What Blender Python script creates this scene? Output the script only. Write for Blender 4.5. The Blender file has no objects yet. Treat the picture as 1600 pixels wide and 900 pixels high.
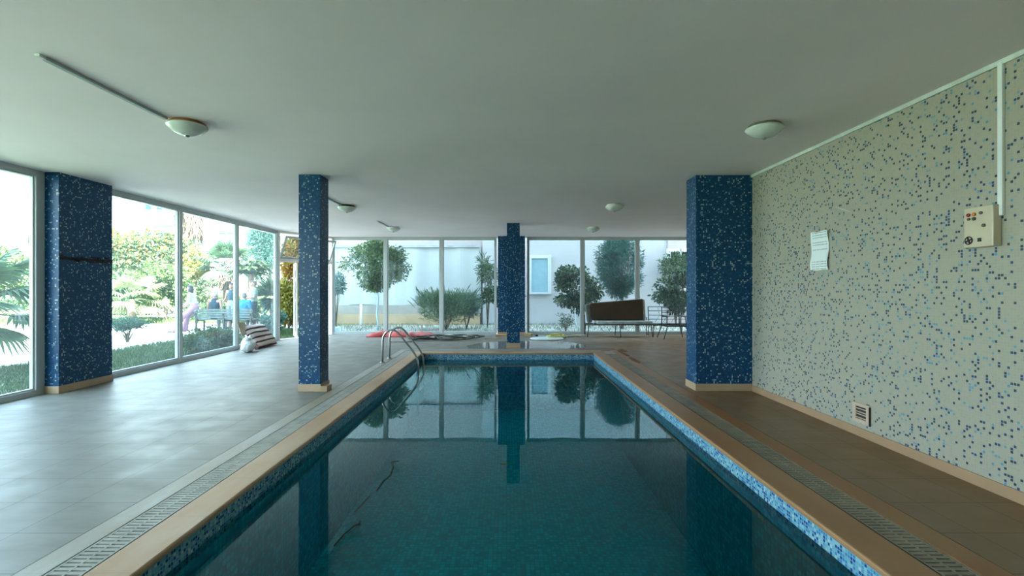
import bpy, bmesh, math, random
import numpy as np
from mathutils import Vector, Matrix, noise
random.seed(7); RNG = np.random.default_rng(11)
C = bpy.context.scene.collection
R = math.radians
def px(x, d): return (x - 792) * d / 750
def pz(y, d): return 1.43 - (y - 449.5) * d / 750

# ------------------------------------------------------------------ mesh builder
class MB:
    def __init__(s): s.v = []; s.f = []; s.mi = []; s.cur = 0
    def add(s, vs, fs):
        o = len(s.v); s.v += [tuple(v) for v in vs]
        for f in fs: s.f.append(tuple(i + o for i in f)); s.mi.append(s.cur)
    def box(s, x0, y0, z0, x1, y1, z1, M=None):
        vs = [Vector(p) for p in ((x0,y0,z0),(x1,y0,z0),(x1,y1,z0),(x0,y1,z0),(x0,y0,z1),(x1,y0,z1),(x1,y1,z1),(x0,y1,z1))]
        if M is not None: vs = [M @ v for v in vs]
        s.add(vs, [(0,3,2,1),(4,5,6,7),(0,1,5,4),(1,2,6,5),(2,3,7,6),(3,0,4,7)])
    def tube(s, pts, r, n=8, closed=False, cap=True):
        pts = [Vector(p) for p in pts]; m = len(pts)
        rs = r if isinstance(r, (list, tuple)) else [r] * m
        rings = []; ref = None
        for i, p in enumerate(pts):
            a = pts[(i-1) % m] if (closed or i > 0) else p
            b = pts[(i+1) % m] if (closed or i < m-1) else p
            t = (b - a)
            if t.length < 1e-9: t = Vector((0,0,1))
            t.normalize()
            if ref is None:
                ref = Vector((0,0,1)) if abs(t.z) < .9 else Vector((1,0,0))
            u = (ref - t * ref.dot(t))
            if u.length < 1e-6: u = t.orthogonal()
            u.normalize(); w = t.cross(u); ref = u
            rings.append([p + (u*math.cos(2*math.pi*k/n) + w*math.sin(2*math.pi*k/n))*rs[i] for k in range(n)])
        vs = [v for q in rings for v in q]; fs = []
        for i in range(m if closed else m-1):
            j = (i+1) % m
            for k in range(n):
                fs.append((i*n+k, i*n+(k+1)%n, j*n+(k+1)%n, j*n+k))
        if cap and not closed:
            fs.append(tuple(reversed(range(n)))); fs.append(tuple((m-1)*n+k for k in range(n)))
        s.add(vs, fs)
    def lathe(s, prof, n=32, M=None):
        vs = []; fs = []
        for (r, z) in prof:
            for k in range(n):
                a = 2*math.pi*k/n; v = Vector((r*math.cos(a), r*math.sin(a), z))
                vs.append(M @ v if M is not None else v)
        for i in range(len(prof)-1):
            for k in range(n):
                fs.append((i*n+k, i*n+(k+1)%n, (i+1)*n+(k+1)%n, (i+1)*n+k))
        fs.append(tuple(reversed(range(n)))); fs.append(tuple((len(prof)-1)*n+k for k in range(n)))
        s.add(vs, fs)
    def prism(s, poly, z0, z1, M=None):
        n = len(poly)
        vs = [Vector((x, y, z0)) for x, y in poly] + [Vector((x, y, z1)) for x, y in poly]
        if M is not None: vs = [M @ v for v in vs]
        s.add(vs, [tuple(reversed(range(n))), tuple(range(n, 2*n))] + [(k, (k+1)%n, n+(k+1)%n, n+k) for k in range(n)])
    def ell(s, c, r, M=None):
        c = Vector(c); vs = []
        for v in ICO_V:
            p = Vector((v[0]*r[0], v[1]*r[1], v[2]*r[2]))
            if M is not None: p = M @ p
            vs.append(p + c)
        s.add(vs, ICO_F)
    def build(s, name, mats, parent=None, smooth=False, bevel=0, loc=None):
        me = bpy.data.meshes.new(name); me.from_pydata(s.v, [], s.f)
        mats = mats if isinstance(mats, (list, tuple)) else [mats]
        for m in mats: me.materials.append(m)
        if len(mats) > 1: me.polygons.foreach_set('material_index', s.mi)
        if smooth: me.polygons.foreach_set('use_smooth', [True]*len(me.polygons))
        me.update()
        o = bpy.data.objects.new(name, me); C.objects.link(o)
        if parent is not None: o.parent = parent
        if loc is not None: o.location = loc
        if bevel:
            b = o.modifiers.new('b', 'BEVEL'); b.width = bevel; b.segments = 2; b.limit_method = 'ANGLE'
        return o
_bm = bmesh.new(); bmesh.ops.create_icosphere(_bm, subdivisions=2, radius=1)
ICO_V = [tuple(v.co) for v in _bm.verts]; ICO_F = [tuple(v.index for v in f.verts) for f in _bm.faces]; _bm.free()

def tag(o, label=None, cat=None, group=None, kind=None):
    if label: o['label'] = label
    if cat: o['category'] = cat
    if group: o['group'] = group
    if kind: o['kind'] = kind
    return o
def thing(name, label, cat, loc=(0,0,0), rz=0, group=None, kind=None):
    o = bpy.data.objects.new(name, None); C.objects.link(o); o.location = loc; o.rotation_euler = (0,0,rz)
    o.empty_display_size = .2
    return tag(o, label, cat, group, kind)
def copy_tree(o, parent=None):
    c = o.copy(); C.objects.link(c)
    if parent is not None: c.parent = parent
    for ch in [x for x in C.objects if x.parent == o]: copy_tree(ch, c)
    return c

# ------------------------------------------------------------------ materials
def nt(name):
    m = bpy.data.materials.new(name); m.use_nodes = True; t = m.node_tree
    return m, t, t.nodes['Principled BSDF']
def N(t, typ, **kw):
    n = t.nodes.new(typ)
    for k, v in kw.items(): setattr(n, k, v)
    return n
def math_(t, op, a, b=None, c=None):
    n = N(t, 'ShaderNodeMath', operation=op)
    for i, q in enumerate((a, b, c)):
        if q is None: continue
        if isinstance(q, (int, float)): n.inputs[i].default_value = q
        else: t.links.new(q, n.inputs[i])
    return n.outputs[0]
def mixc(t, fac, a, b):
    n = N(t, 'ShaderNodeMix', data_type='RGBA')
    for i, q in ((0, fac), (6, a), (7, b)):
        if isinstance(q, (int, float)): n.inputs[i].default_value = q
        elif isinstance(q, tuple): n.inputs[i].default_value = (*q[:3], 1)
        else: t.links.new(q, n.inputs[i])
    return n.outputs[2]
def ramp(t, fac, stops, interp='LINEAR'):
    n = N(t, 'ShaderNodeValToRGB'); n.color_ramp.interpolation = interp
    e = n.color_ramp.elements
    while len(e) < len(stops): e.new(.5)
    for i, (p, c) in enumerate(stops): e[i].position = p; e[i].color = (*c[:3], 1)
    t.links.new(fac, n.inputs[0]); return n.outputs[0]
def noise_(t, scale, detail=3, vec=None, rough=.5):
    n = N(t, 'ShaderNodeTexNoise'); n.inputs['Scale'].default_value = scale; n.inputs['Detail'].default_value = detail
    n.inputs['Roughness'].default_value = rough
    if vec is None: vec = N(t, 'ShaderNodeTexCoord').outputs['Object']
    t.links.new(vec, n.inputs['Vector']); return n.outputs['Fac']
def bump(t, b, h, strength, dist=.01):
    n = N(t, 'ShaderNodeBump'); n.inputs['Strength'].default_value = strength; n.inputs['Distance'].default_value = dist
    t.links.new(h, n.inputs['Height']); t.links.new(n.outputs[0], b.inputs['Normal'])
def mat(name, col, rough=.6, metal=0, var=.12, scale=6, bmp=0, spec=.5):
    m, t, b = nt(name)
    f = noise_(t, scale, 4)
    c2 = tuple(max(0, x*(1-var*2)) for x in col); c1 = tuple(min(1, x*(1+var*.6)) for x in col)
    t.links.new(ramp(t, f, [(.3, c2), (.7, c1)]), b.inputs['Base Color'])
    b.inputs['Roughness'].default_value = rough; b.inputs['Metallic'].default_value = metal
    b.inputs['Specular IOR Level'].default_value = spec
    if bmp: bump(t, b, noise_(t, scale*8, 3), bmp)
    return m
def mosaic(name, stops, grout, pitch=.021, rough=.25, grout_w=.09, spec=.5, coord='Object', off=(.0037,.0029,.0041)):
    m, t, b = nt(name)
    geo = N(t, 'ShaderNodeNewGeometry')
    P = N(t, 'ShaderNodeTexCoord').outputs[coord]
    add = N(t, 'ShaderNodeVectorMath', operation='ADD'); t.links.new(P, add.inputs[0]); add.inputs[1].default_value = off
    sc = N(t, 'ShaderNodeVectorMath', operation='SCALE'); t.links.new(add.outputs[0], sc.inputs[0]); sc.inputs['Scale'].default_value = 1/pitch
    fl = N(t, 'ShaderNodeVectorMath', operation='FLOOR'); t.links.new(sc.outputs[0], fl.inputs[0])
    fr = N(t, 'ShaderNodeVectorMath', operation='FRACTION'); t.links.new(sc.outputs[0], fr.inputs[0])
    wn = N(t, 'ShaderNodeTexWhiteNoise', noise_dimensions='3D'); t.links.new(fl.outputs[0], wn.inputs['Vector'])
    ab = N(t, 'ShaderNodeVectorMath', operation='ABSOLUTE'); t.links.new(geo.outputs['True Normal'], ab.inputs[0])
    sn = N(t, 'ShaderNodeSeparateXYZ'); t.links.new(ab.outputs[0], sn.inputs[0])
    sf = N(t, 'ShaderNodeSeparateXYZ'); t.links.new(fr.outputs[0], sf.inputs[0])
    g = None
    for i in range(3):
        e = math_(t, 'GREATER_THAN', math_(t, 'ABSOLUTE', math_(t, 'SUBTRACT', sf.outputs[i], .5)), .5 - grout_w)
        e = math_(t, 'MULTIPLY', e, math_(t, 'LESS_THAN', sn.outputs[i], .5))
        g = e if g is None else math_(t, 'MAXIMUM', g, e)
    # faint clusters: the share of coloured tiles drifts over the surface
    drift = math_(t, 'MULTIPLY', math_(t, 'SUBTRACT', noise_(t, .9, 2), .5), .10)
    val = math_(t, 'ADD', wn.outputs['Value'], drift)
    col = ramp(t, val, stops, 'CONSTANT')
    t.links.new(mixc(t, g, col, grout), b.inputs['Base Color'])
    t.links.new(math_(t, 'ADD', math_(t, 'MULTIPLY', g, .5), rough), b.inputs['Roughness'])
    b.inputs['Specular IOR Level'].default_value = spec
    return m

BLUE = [(0,(.001,.036,.100)),(.20,(.001,.050,.130)),(.45,(.001,.040,.108)),(.62,(.002,.070,.165)),(.78,(.001,.026,.070)),(.86,(.11,.22,.28)),(.925,(.30,.40,.40)),(.98,(.04,.16,.28))]
M_BLUE = mosaic('blue_mosaic', BLUE, (.006,.045,.11), rough=.3, spec=.3)
CREAM = [(0,(.36,.315,.235)),(.3,(.335,.305,.23)),(.55,(.38,.32,.235)),(.75,(.34,.325,.25)),(.84,(.14,.27,.33)),(.872,(.010,.040,.11)),(.93,(.012,.028,.05)),(.982,(.07,.24,.34))]
M_CREAM = mosaic('cream_mosaic', CREAM, (.36,.355,.29), rough=.35)
BAND = [(0,(.14,.33,.42)),(.22,(.05,.19,.36)),(.42,(.24,.42,.47)),(.60,(.012,.06,.20)),(.8,(.08,.26,.38)),(.93,(.38,.50,.50))]
M_BAND = mosaic('waterline_mosaic', BAND, (.16,.32,.40), rough=.25)
POOL = [(0,(.035,.52,.66)),(.2,(.03,.42,.57)),(.4,(.04,.60,.71)),(.6,(.03,.36,.52)),(.8,(.05,.64,.76)),(.93,(.07,.70,.82))]
M_POOL = mosaic('pool_mosaic', POOL, (.05,.42,.54), pitch=.046, rough=.4)

def tile_floor():
    m, t, b = nt('cream_floor_tiles')
    P = N(t, 'ShaderNodeTexCoord').outputs['Object']
    s = N(t, 'ShaderNodeSeparateXYZ'); t.links.new(P, s.inputs[0])
    def line(v, off):
        f = math_(t, 'FRACT', math_(t, 'DIVIDE', math_(t, 'SUBTRACT', v, off), .4))
        return math_(t, 'GREATER_THAN', math_(t, 'ABSOLUTE', math_(t, 'SUBTRACT', f, .5)), .4945), math_(t, 'FLOOR', math_(t, 'DIVIDE', math_(t, 'SUBTRACT', v, off), .4))
    lx, ix = line(s.outputs[0], -2.465-8); ly, iy = line(s.outputs[1], 2.8-8)
    g = math_(t, 'MAXIMUM', lx, ly)
    cv = N(t, 'ShaderNodeCombineXYZ'); t.links.new(ix, cv.inputs[0]); t.links.new(iy, cv.inputs[1])
    wn = N(t, 'ShaderNodeTexWhiteNoise'); t.links.new(cv.outputs[0], wn.inputs['Vector'])
    mp = N(t, 'ShaderNodeMapping'); mp.inputs['Scale'].default_value = (1.2, 3.2, 1); t.links.new(P, mp.inputs[0])
    vein = noise_(t, 2.2, 5, mp.outputs[0], .6)
    c = ramp(t, vein, [(.3,(.175,.16,.14)),(.5,(.205,.19,.165)),(.75,(.235,.222,.20))])
    c = mixc(t, math_(t, 'MULTIPLY', wn.outputs['Value'], .22), c, (.155,.135,.11))
    dirt_haze = ramp(t, noise_(t, .8, 5), [(.45,(0,0,0)),(.75,(1,1,1))])
    c = mixc(t, math_(t, 'MULTIPLY', dirt_haze, .25), c, (.13,.11,.085))
    # warm brown shade of the mosaic-wall side, put into the tile colour
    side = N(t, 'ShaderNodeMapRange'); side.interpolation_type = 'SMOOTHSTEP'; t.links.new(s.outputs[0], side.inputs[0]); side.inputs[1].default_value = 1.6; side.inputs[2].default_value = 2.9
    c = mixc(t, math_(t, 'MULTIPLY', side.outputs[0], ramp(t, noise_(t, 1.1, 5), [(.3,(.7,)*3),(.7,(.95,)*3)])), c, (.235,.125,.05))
    b.inputs['Specular IOR Level'].default_value = .22
    c = mixc(t, math_(t, 'MULTIPLY', g, .95), c, (.07,.06,.045))
    t.links.new(c, b.inputs['Base Color'])
    t.links.new(ramp(t, noise_(t, 3, 4), [(.3,(.36,)*3),(.7,(.5,)*3)]), b.inputs['Roughness'])
    bump(t, b, math_(t, 'ADD', noise_(t, 30, 3), math_(t, 'MULTIPLY', g, -2)), .08, .004)
    return m
M_FLOOR = tile_floor()
def stone(name, c0, c1, c2, sc=3.0, rough=.45, stretch=(1,.35,1)):
    m, t, b = nt(name)
    P = N(t, 'ShaderNodeTexCoord').outputs['Object']
    mp = N(t, 'ShaderNodeMapping'); mp.inputs['Scale'].default_value = stretch; t.links.new(P, mp.inputs[0])
    f = noise_(t, sc, 6, mp.outputs[0], .62)
    c = ramp(t, f, [(.32, c0), (.5, c1), (.68, c2)])
    s = N(t, 'ShaderNodeSeparateXYZ'); t.links.new(P, s.inputs[0])
    fy = math_(t, 'FRACT', math_(t, 'DIVIDE', s.outputs[1], .6))
    j = math_(t, 'LESS_THAN', fy, .006)
    c = mixc(t, math_(t, 'MULTIPLY', j, .5), c, (.2,.16,.11))
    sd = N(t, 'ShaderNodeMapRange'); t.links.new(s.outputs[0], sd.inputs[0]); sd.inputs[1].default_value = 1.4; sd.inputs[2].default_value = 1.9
    c = mixc(t, math_(t, 'MULTIPLY', sd.outputs[0], .62), c, (.27,.115,.035))  # warm tint of the shadowed right side, painted into the stone colour
    t.links.new(c, b.inputs['Base Color']); b.inputs['Roughness'].default_value = rough
    bump(t, b, noise_(t, 40, 3), .1, .004)
    return m
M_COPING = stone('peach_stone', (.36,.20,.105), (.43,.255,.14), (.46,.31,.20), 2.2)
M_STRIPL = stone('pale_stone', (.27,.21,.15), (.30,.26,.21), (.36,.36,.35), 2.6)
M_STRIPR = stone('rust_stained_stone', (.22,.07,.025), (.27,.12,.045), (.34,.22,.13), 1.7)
M_BASEB = mat('beige_skirting', (.43,.29,.18), .45, var=.08, scale=3)
M_CEIL, _t, _b = nt('ceiling_plaster')
_c = ramp(_t, noise_(_t, .7, 6, None, .6), [(.3,(.86,.765,.755)),(.55,(.90,.81,.80)),(.8,(.93,.845,.83))])
_t.links.new(_c, _b.inputs['Base Color']); _b.inputs['Roughness'].default_value = .75
bump(_t, _b, noise_(_t, 5, 5), .25, .01)
M_FRAME = mat('white_aluminium', (.46,.49,.48), .4, var=.04, scale=2)
M_PINKFR = mat('door_white_frame', (.80,.74,.70), .4, var=.04)
M_WHITE = mat('white_plastic', (.74,.76,.72), .4, var=.04)
M_STEEL = mat('brushed_steel', (.34,.34,.32), .28, metal=1, var=.08, scale=20)
M_BLACK = mat('black_metal', (.012,.012,.013), .5, var=.2)
M_DARKC = mat('gutter_dark', (.05,.042,.034), .9, var=.2)
M_GRATE = mat('grey_plastic_grate', (.34,.325,.28), .5, var=.12, scale=8)

def glass(name, tint, dirt_haze=.06, refl=1.0):
    m = bpy.data.materials.new(name); m.use_nodes = True; t = m.node_tree; t.nodes.clear()
    o = N(t, 'ShaderNodeOutputMaterial'); tr = N(t, 'ShaderNodeBsdfTransparent'); tr.inputs[0].default_value = (*tint, 1)
    gl = N(t, 'ShaderNodeBsdfGlossy'); gl.inputs['Roughness'].default_value = .02; gl.inputs[0].default_value = (.9,.95,.95,1)
    lw_ = N(t, 'ShaderNodeLayerWeight'); lw_.inputs[0].default_value = .5
    fac = math_(t, 'MULTIPLY', math_(t, 'ADD', math_(t, 'MULTIPLY', math_(t, 'POWER', lw_.outputs['Facing'], 5.0), .9), .008), refl)
    mx = N(t, 'ShaderNodeMixShader'); t.links.new(fac, mx.inputs[0]); t.links.new(tr.outputs[0], mx.inputs[1]); t.links.new(gl.outputs[0], mx.inputs[2])
    tl = N(t, 'ShaderNodeBsdfTranslucent'); tl.inputs[0].default_value = (.85,.95,.95,1)
    m2 = N(t, 'ShaderNodeMixShader')
    d = math_(t, 'MULTIPLY', ramp(t, noise_(t, 1.3, 4), [(.2,(.5,)*3),(.8,(1.3,)*3)]), dirt_haze)  # translucent share imitates the veiling glare over the view outside
    t.links.new(d, m2.inputs[0]); t.links.new(mx.outputs[0], m2.inputs[1]); t.links.new(tl.outputs[0], m2.inputs[2])
    t.links.new(m2.outputs[0], o.inputs[0]); return m
M_GLASS = glass('teal_tinted_glass', (.93,.975,.985), .014)
M_GLASSR = glass('rear_tinted_glass', (.90,.965,.97), .012)

def water_mat():
    m = bpy.data.materials.new('pool_water'); m.use_nodes = True; t = m.node_tree; t.nodes.clear()
    o = N(t, 'ShaderNodeOutputMaterial'); tr = N(t, 'ShaderNodeBsdfTransparent'); tr.inputs[0].default_value = (.20,.94,1,1)
    gl = N(t, 'ShaderNodeBsdfGlossy'); gl.inputs['Roughness'].default_value = .0; gl.inputs[0].default_value = (.72,.97,1,1)
    fr = N(t, 'ShaderNodeFresnel'); fr.inputs['IOR'].default_value = 1.333
    bp = N(t, 'ShaderNodeBump'); bp.inputs['Strength'].default_value = .035; bp.inputs['Distance'].default_value = .02
    t.links.new(noise_(t, 1.6, 2), bp.inputs['Height'])
    t.links.new(bp.outputs[0], gl.inputs['Normal']); t.links.new(bp.outputs[0], fr.inputs['Normal'])
    mx = N(t, 'ShaderNodeMixShader'); t.links.new(fr.outputs[0], mx.inputs[0]); t.links.new(tr.outputs[0], mx.inputs[1]); t.links.new(gl.outputs[0], mx.inputs[2])
    t.links.new(mx.outputs[0], o.inputs[0]); return m
M_WATER = water_mat()
LEAFK = .44
def leafmat(name, cols, trans=.35, rough=.5):
    m = bpy.data.materials.new(name); m.use_nodes = True; t = m.node_tree; b = t.nodes['Principled BSDF']
    g = N(t, 'ShaderNodeNewGeometry'); n = len(cols); cols = [tuple(q*LEAFK for q in c_) for c_ in cols]
    c = ramp(t, g.outputs['Random Per Island'], [(i/max(1,n-1)*.98, cols[i]) for i in range(n)])
    t.links.new(c, b.inputs['Base Color']); b.inputs['Roughness'].default_value = rough
    tl = N(t, 'ShaderNodeBsdfTranslucent'); t.links.new(c, tl.inputs[0])
    mx = N(t, 'ShaderNodeMixShader'); mx.inputs[0].default_value = trans
    o = t.nodes['Material Output']
    t.links.new(b.outputs[0], mx.inputs[1]); t.links.new(tl.outputs[0], mx.inputs[2]); t.links.new(mx.outputs[0], o.inputs[0])
    return m
L_CITRUS = leafmat('citrus_leaf', [(.02,.07,.03),(.03,.10,.035),(.06,.15,.05),(.16,.26,.06)])
L_LIGHT = leafmat('light_leaf', [(.10,.20,.05),(.16,.30,.07),(.24,.38,.10),(.36,.46,.14)])
L_MID = leafmat('mid_leaf', [(.07,.15,.06),(.11,.22,.08),(.17,.30,.11)])
L_CYP = leafmat('cypress_leaf', [(.05,.19,.16),(.08,.27,.21),(.14,.36,.28)])
L_FLAME = leafmat('flowering_leaf', [(.08,.18,.09),(.12,.24,.10),(.20,.30,.10),(.30,.38,.12),(.10,.2,.10)])
L_YELL = leafmat('yellow_leaf', [(.30,.34,.06),(.50,.48,.08),(.62,.54,.10),(.30,.32,.06)])
L_ORANGE = leafmat('orange_leaf', [(.34,.34,.06),(.52,.40,.07),(.60,.24,.04),(.66,.44,.08)])
L_PALM = leafmat('palm_leaf', [(.10,.22,.12),(.16,.30,.15),(.25,.38,.16)], .3)
L_PALE = leafmat('pale_palm_leaf', [(.34,.42,.16),(.48,.52,.24),(.55,.56,.32)], .4)
L_AGAVE = leafmat('agave_leaf', [(.10,.24,.20),(.16,.32,.26)], .1)
L_GRASS = leafmat('grass_blade', [(.08,.17,.07),(.12,.24,.09),(.18,.30,.12),(.28,.34,.15)])
L_PINK = leafmat('pink_flower', [(.75,.32,.42),(.15,.28,.1),(.12,.24,.1),(.2,.32,.12),(.15,.28,.1)])
L_DRY = leafmat('dry_frond', [(.34,.24,.15),(.45,.33,.22),(.30,.24,.18)], .2)
M_BARK = mat('bark', (.16,.12,.085), .9, var=.25, scale=12, bmp=.5)
M_PALEBARK = mat('limewashed_bark', (.42,.55,.58), .8, var=.12, scale=10, bmp=.3)
M_WBARK = mat('whitewashed_bark', (.72,.80,.80), .8, var=.08, scale=10)

# ------------------------------------------------------------------ plants
def leaf_mesh(name, m, centers, normals_dir, L, W, parent, fold=.25):
    n = len(centers); c = np.asarray(centers, float)
    d = np.asarray(normals_dir, float); d /= np.linalg.norm(d, axis=1)[:, None] + 1e-9
    r = RNG.normal(size=(n, 3)); s = np.cross(d, r); s /= np.linalg.norm(s, axis=1)[:, None] + 1e-9
    up = np.cross(s, d)
    ln = (L * RNG.uniform(.6, 1.25, n))[:, None]; wd = (W * RNG.uniform(.7, 1.2, n))[:, None]
    v = np.empty((n, 6, 3))
    v[:, 0] = c; v[:, 1] = c + d*ln*.35 + s*wd*.5 + up*wd*fold; v[:, 2] = c + d*ln*.72 + s*wd*.36 + up*wd*fold*.7
    v[:, 3] = c + d*ln - up*ln*.08; v[:, 4] = c + d*ln*.72 - s*wd*.36 + up*wd*fold*.7; v[:, 5] = c + d*ln*.35 - s*wd*.5 + up*wd*fold
    me = bpy.data.meshes.new(name); me.vertices.add(n*6); me.vertices.foreach_set('co', v.reshape(-1).astype(np.float32))
    base = np.arange(n)[:, None]*6
    q = np.concatenate([base + np.array([0,1,2,3]), base + np.array([0,3,4,5])], axis=1).reshape(-1)
    me.loops.add(n*8); me.loops.foreach_set('vertex_index', q.astype(np.int32))
    me.polygons.add(n*2); me.polygons.foreach_set('loop_start', (np.arange(n*2)*4).astype(np.int32)); me.polygons.foreach_set('loop_total', np.full(n*2, 4, np.int32))
    me.update(calc_edges=True); me.materials.append(m)
    o = bpy.data.objects.new(name, me); C.objects.link(o)
    if parent is not None: o.parent = parent
    return o
def crown(name, m, clusters, n, L, W, parent, droop=.3, shell=.6):
    cs, ds = [], []
    vol = [c[3]*c[4]*c[5] for c in clusters]; tot = sum(v**.67 for v in vol)
    for c, v in zip(clusters, vol):
        k = max(4, int(n * v**.67 / tot))
        u = RNG.normal(size=(k, 3)); u /= np.linalg.norm(u, axis=1)[:, None]
        rr = shell + (1-shell)*RNG.uniform(0, 1, k); rr = np.where(RNG.uniform(size=k) < .25, RNG.uniform(.1, 1, k), rr)
        p = u * rr[:, None] * np.array(c[3:6]) * (1 + .12*RNG.normal(size=(k,1))) + np.array(c[:3])
        cs.append(p); d = u + RNG.normal(size=(k, 3))*.6; d[:, 2] -= droop; ds.append(d)
    return leaf_mesh(name, m, np.vstack(cs), np.vstack(ds), L, W, parent)
def tree(name, label, cat, loc, trunk_h, trunk_r, rad, cz, n, L, W, lm, bark=M_BARK, nclus=14, lean=(0,0), droop=.3, group=None, fill=.42, stems=1, crown2=None, crown2_name='leaves'):
    t = thing(name, label, cat, loc, 0, group)
    rnd = random.Random(hash((round(loc[0]*100), round(loc[1]*100))) & 0xffff)
    top = Vector((lean[0], lean[1], trunk_h)); cl = []
    for i in range(nclus):
        a = rnd.uniform(0, 2*math.pi); zz = rnd.uniform(-1, 1); q = math.sqrt(max(0, 1-zz*zz))*rnd.uniform(.45, .8)
        s_ = fill*rnd.uniform(.75, 1.25)
        cl.append((top.x + rad[0]*q*math.cos(a), top.y + rad[1]*q*math.sin(a), cz + rad[2]*zz*.72, rad[0]*s_, rad[1]*s_, rad[2]*s_*.9))
    mb = MB()
    for s in range(stems):
        a = 2*math.pi*s/max(1,stems); b0 = Vector((.05*math.cos(a), .05*math.sin(a), 0)) if stems > 1 else Vector((0,0,0))
        tp = top if stems == 1 else top + Vector((.25*rad[0]*math.cos(a), .25*rad[1]*math.sin(a), 0))
        pts = [b0.lerp(tp, k/5) + Vector((.025*math.sin(k*2+s), .02*math.cos(k*1.7+s), 0))*(1 if 0 < k < 5 else 0) for k in range(6)]
        mb.tube(pts, [trunk_r*(1.15-.08*k) for k in range(6)], 8)
    mb.build('trunk', bark, t, True)
    bb = MB()
    for c in cl[:16]:
        e = Vector(c[:3]); mid = top.lerp(e, .5) + Vector((rnd.uniform(-.05,.05), rnd.uniform(-.05,.05), .06))
        bb.tube([top - Vector((0,0,.05)), mid, e], [trunk_r*.55, trunk_r*.35, trunk_r*.12], 6)
    bb.build('branches', bark if bark is not M_PALEBARK and bark is not M_WBARK else M_BARK, t, True)
    crown('foliage', lm, cl, n, L, W, t, droop)
    if crown2: crown(crown2_name, crown2[0], [(c[0], c[1], c[2]+c[5]*.35, c[3], c[4], c[5]*.8) for c in cl], crown2[1], crown2[2], crown2[3], t, .1)
    return t
def fan_frond(mbp, blades, base, dirv, plen, flen, nb=22, spread=R(200), droop=.25):
    base = Vector(base); d = Vector(dirv).normalized(); up = Vector((0,0,1))
    side = d.cross(up).normalized(); nrm = side.cross(d).normalized()
    mid = base + d*plen*.5 + Vector((0,0,plen*.06)); hub = base + d*plen
    mbp.tube([base, mid, hub], [.022,.016,.012], 6)
    for k in range(nb):
        a = -spread/2 + spread*k/(nb-1)
        v = (d*math.cos(a) + side*math.sin(a)).normalized(); L = flen*(.72 + .28*math.cos(a*.6))*random.uniform(.93,1.05)
        w = flen*.055; t_ = v.cross(nrm).normalized()
        pts = []
        for j, f in enumerate((0, .35, .7, 1)):
            p = hub + v*L*f + nrm*(.08*L*math.sin(f*3)) - up*(droop*L*f*f)
            ww = w*(.5, 1, .8, .05)[j]
            pts += [p - t_*ww + nrm*ww*.6, p, p + t_*ww + nrm*ww*.6]
        fs = []
        for j in range(3):
            o = j*3; fs += [(o, o+1, o+4, o+3), (o+1, o+2, o+5, o+4)]
        blades.add(pts, fs)
def fan_palm(name, label, loc, th, tr, nf, plen, flen, lm, skirt=True, nb=22, elev=(-20, 75), az=None, group=None, seed=1):
    random.seed(seed)
    t = thing(name, label, 'palm tree', loc, 0, group)
    mb = MB(); pts = [(.02*math.sin(k), 0, th*k/8) for k in range(9)]
    mb.tube(pts, [tr*(1.1 - .03*k + .05*(k % 2)) for k in range(9)], 12); mb.build('trunk', M_BARK, t, True)
    p = MB(); b = MB()
    for i in range(nf):
        a = 2*math.pi*i*.382 + random.uniform(-.2,.2) if az is None else R(random.uniform(*az))
        e = R(elev[0] + (elev[1]-elev[0])*(i/max(1,nf-1)) + random.uniform(-8,8))
        d = (math.cos(a)*math.cos(e), math.sin(a)*math.cos(e), math.sin(e))
        fan_frond(p, b, (0,0,th), d, plen*random.uniform(.85,1.1), flen*random.uniform(.85,1.1), nb, droop=.35 if e < .6 else .2)
    p.build('leaf_stalks', L_MID, t, True); b.build('fronds', lm, t)
    if skirt:
        n = 500; aa = RNG.uniform(0, 2*np.pi, n); hh = RNG.uniform(th*.72, th*.98, n)
        c = np.stack([np.cos(aa)*tr*1.1, np.sin(aa)*tr*1.1, hh], 1); d = np.stack([np.cos(aa)*.35, np.sin(aa)*.35, -np.ones(n)], 1)
        leaf_mesh('dry_skirt', L_DRY, c, d, th*.2, .05, t)
    return t
def feather_palm(name, label, loc, th, tr, nf, flen, lm, seed=1, n_leaf=36, elev0=70):
    random.seed(seed)
    t = thing(name, label, 'palm tree', loc)
    mb = MB(); mb.tube([(0,0,th*k/6) for k in range(7)], [tr*(1.15-.04*k) for k in range(7)], 12); mb.build('trunk', M_BARK, t, True)
    p = MB(); cs, ds = [], []
    for i in range(nf):
        a = 2*math.pi*i*.382; e = R(random.uniform(20, elev0)); L = flen*random.uniform(.8,1.1); pts = []
        for j in range(9):
            f = j/8; h = L*f*math.cos(e)*(1-.15*f); z = L*f*math.sin(e) - L*.75*f*f*(1.1-.5*math.sin(e))
            pts.append(Vector((math.cos(a)*h, math.sin(a)*h, th+z)))
        p.tube(pts, [.02*(1-.09*j) for j in range(9)], 5)
        for j in range(1, n_leaf):
            f = j/n_leaf*8; k = min(7, int(f)); q = pts[k].lerp(pts[k+1], f-k); tn = (pts[k+1]-pts[k]).normalized()
            sd = tn.cross(Vector((0,0,1))).normalized()
            for s in (-1, 1):
                cs.append(q); ds.append(sd*s*.8 + tn*.55 - Vector((0,0,.35)))
    p.build('leaf_stalks', L_MID, t, True); leaf_mesh('fronds', lm, cs, ds, flen*.26, flen*.02, t)
    return t
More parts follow.
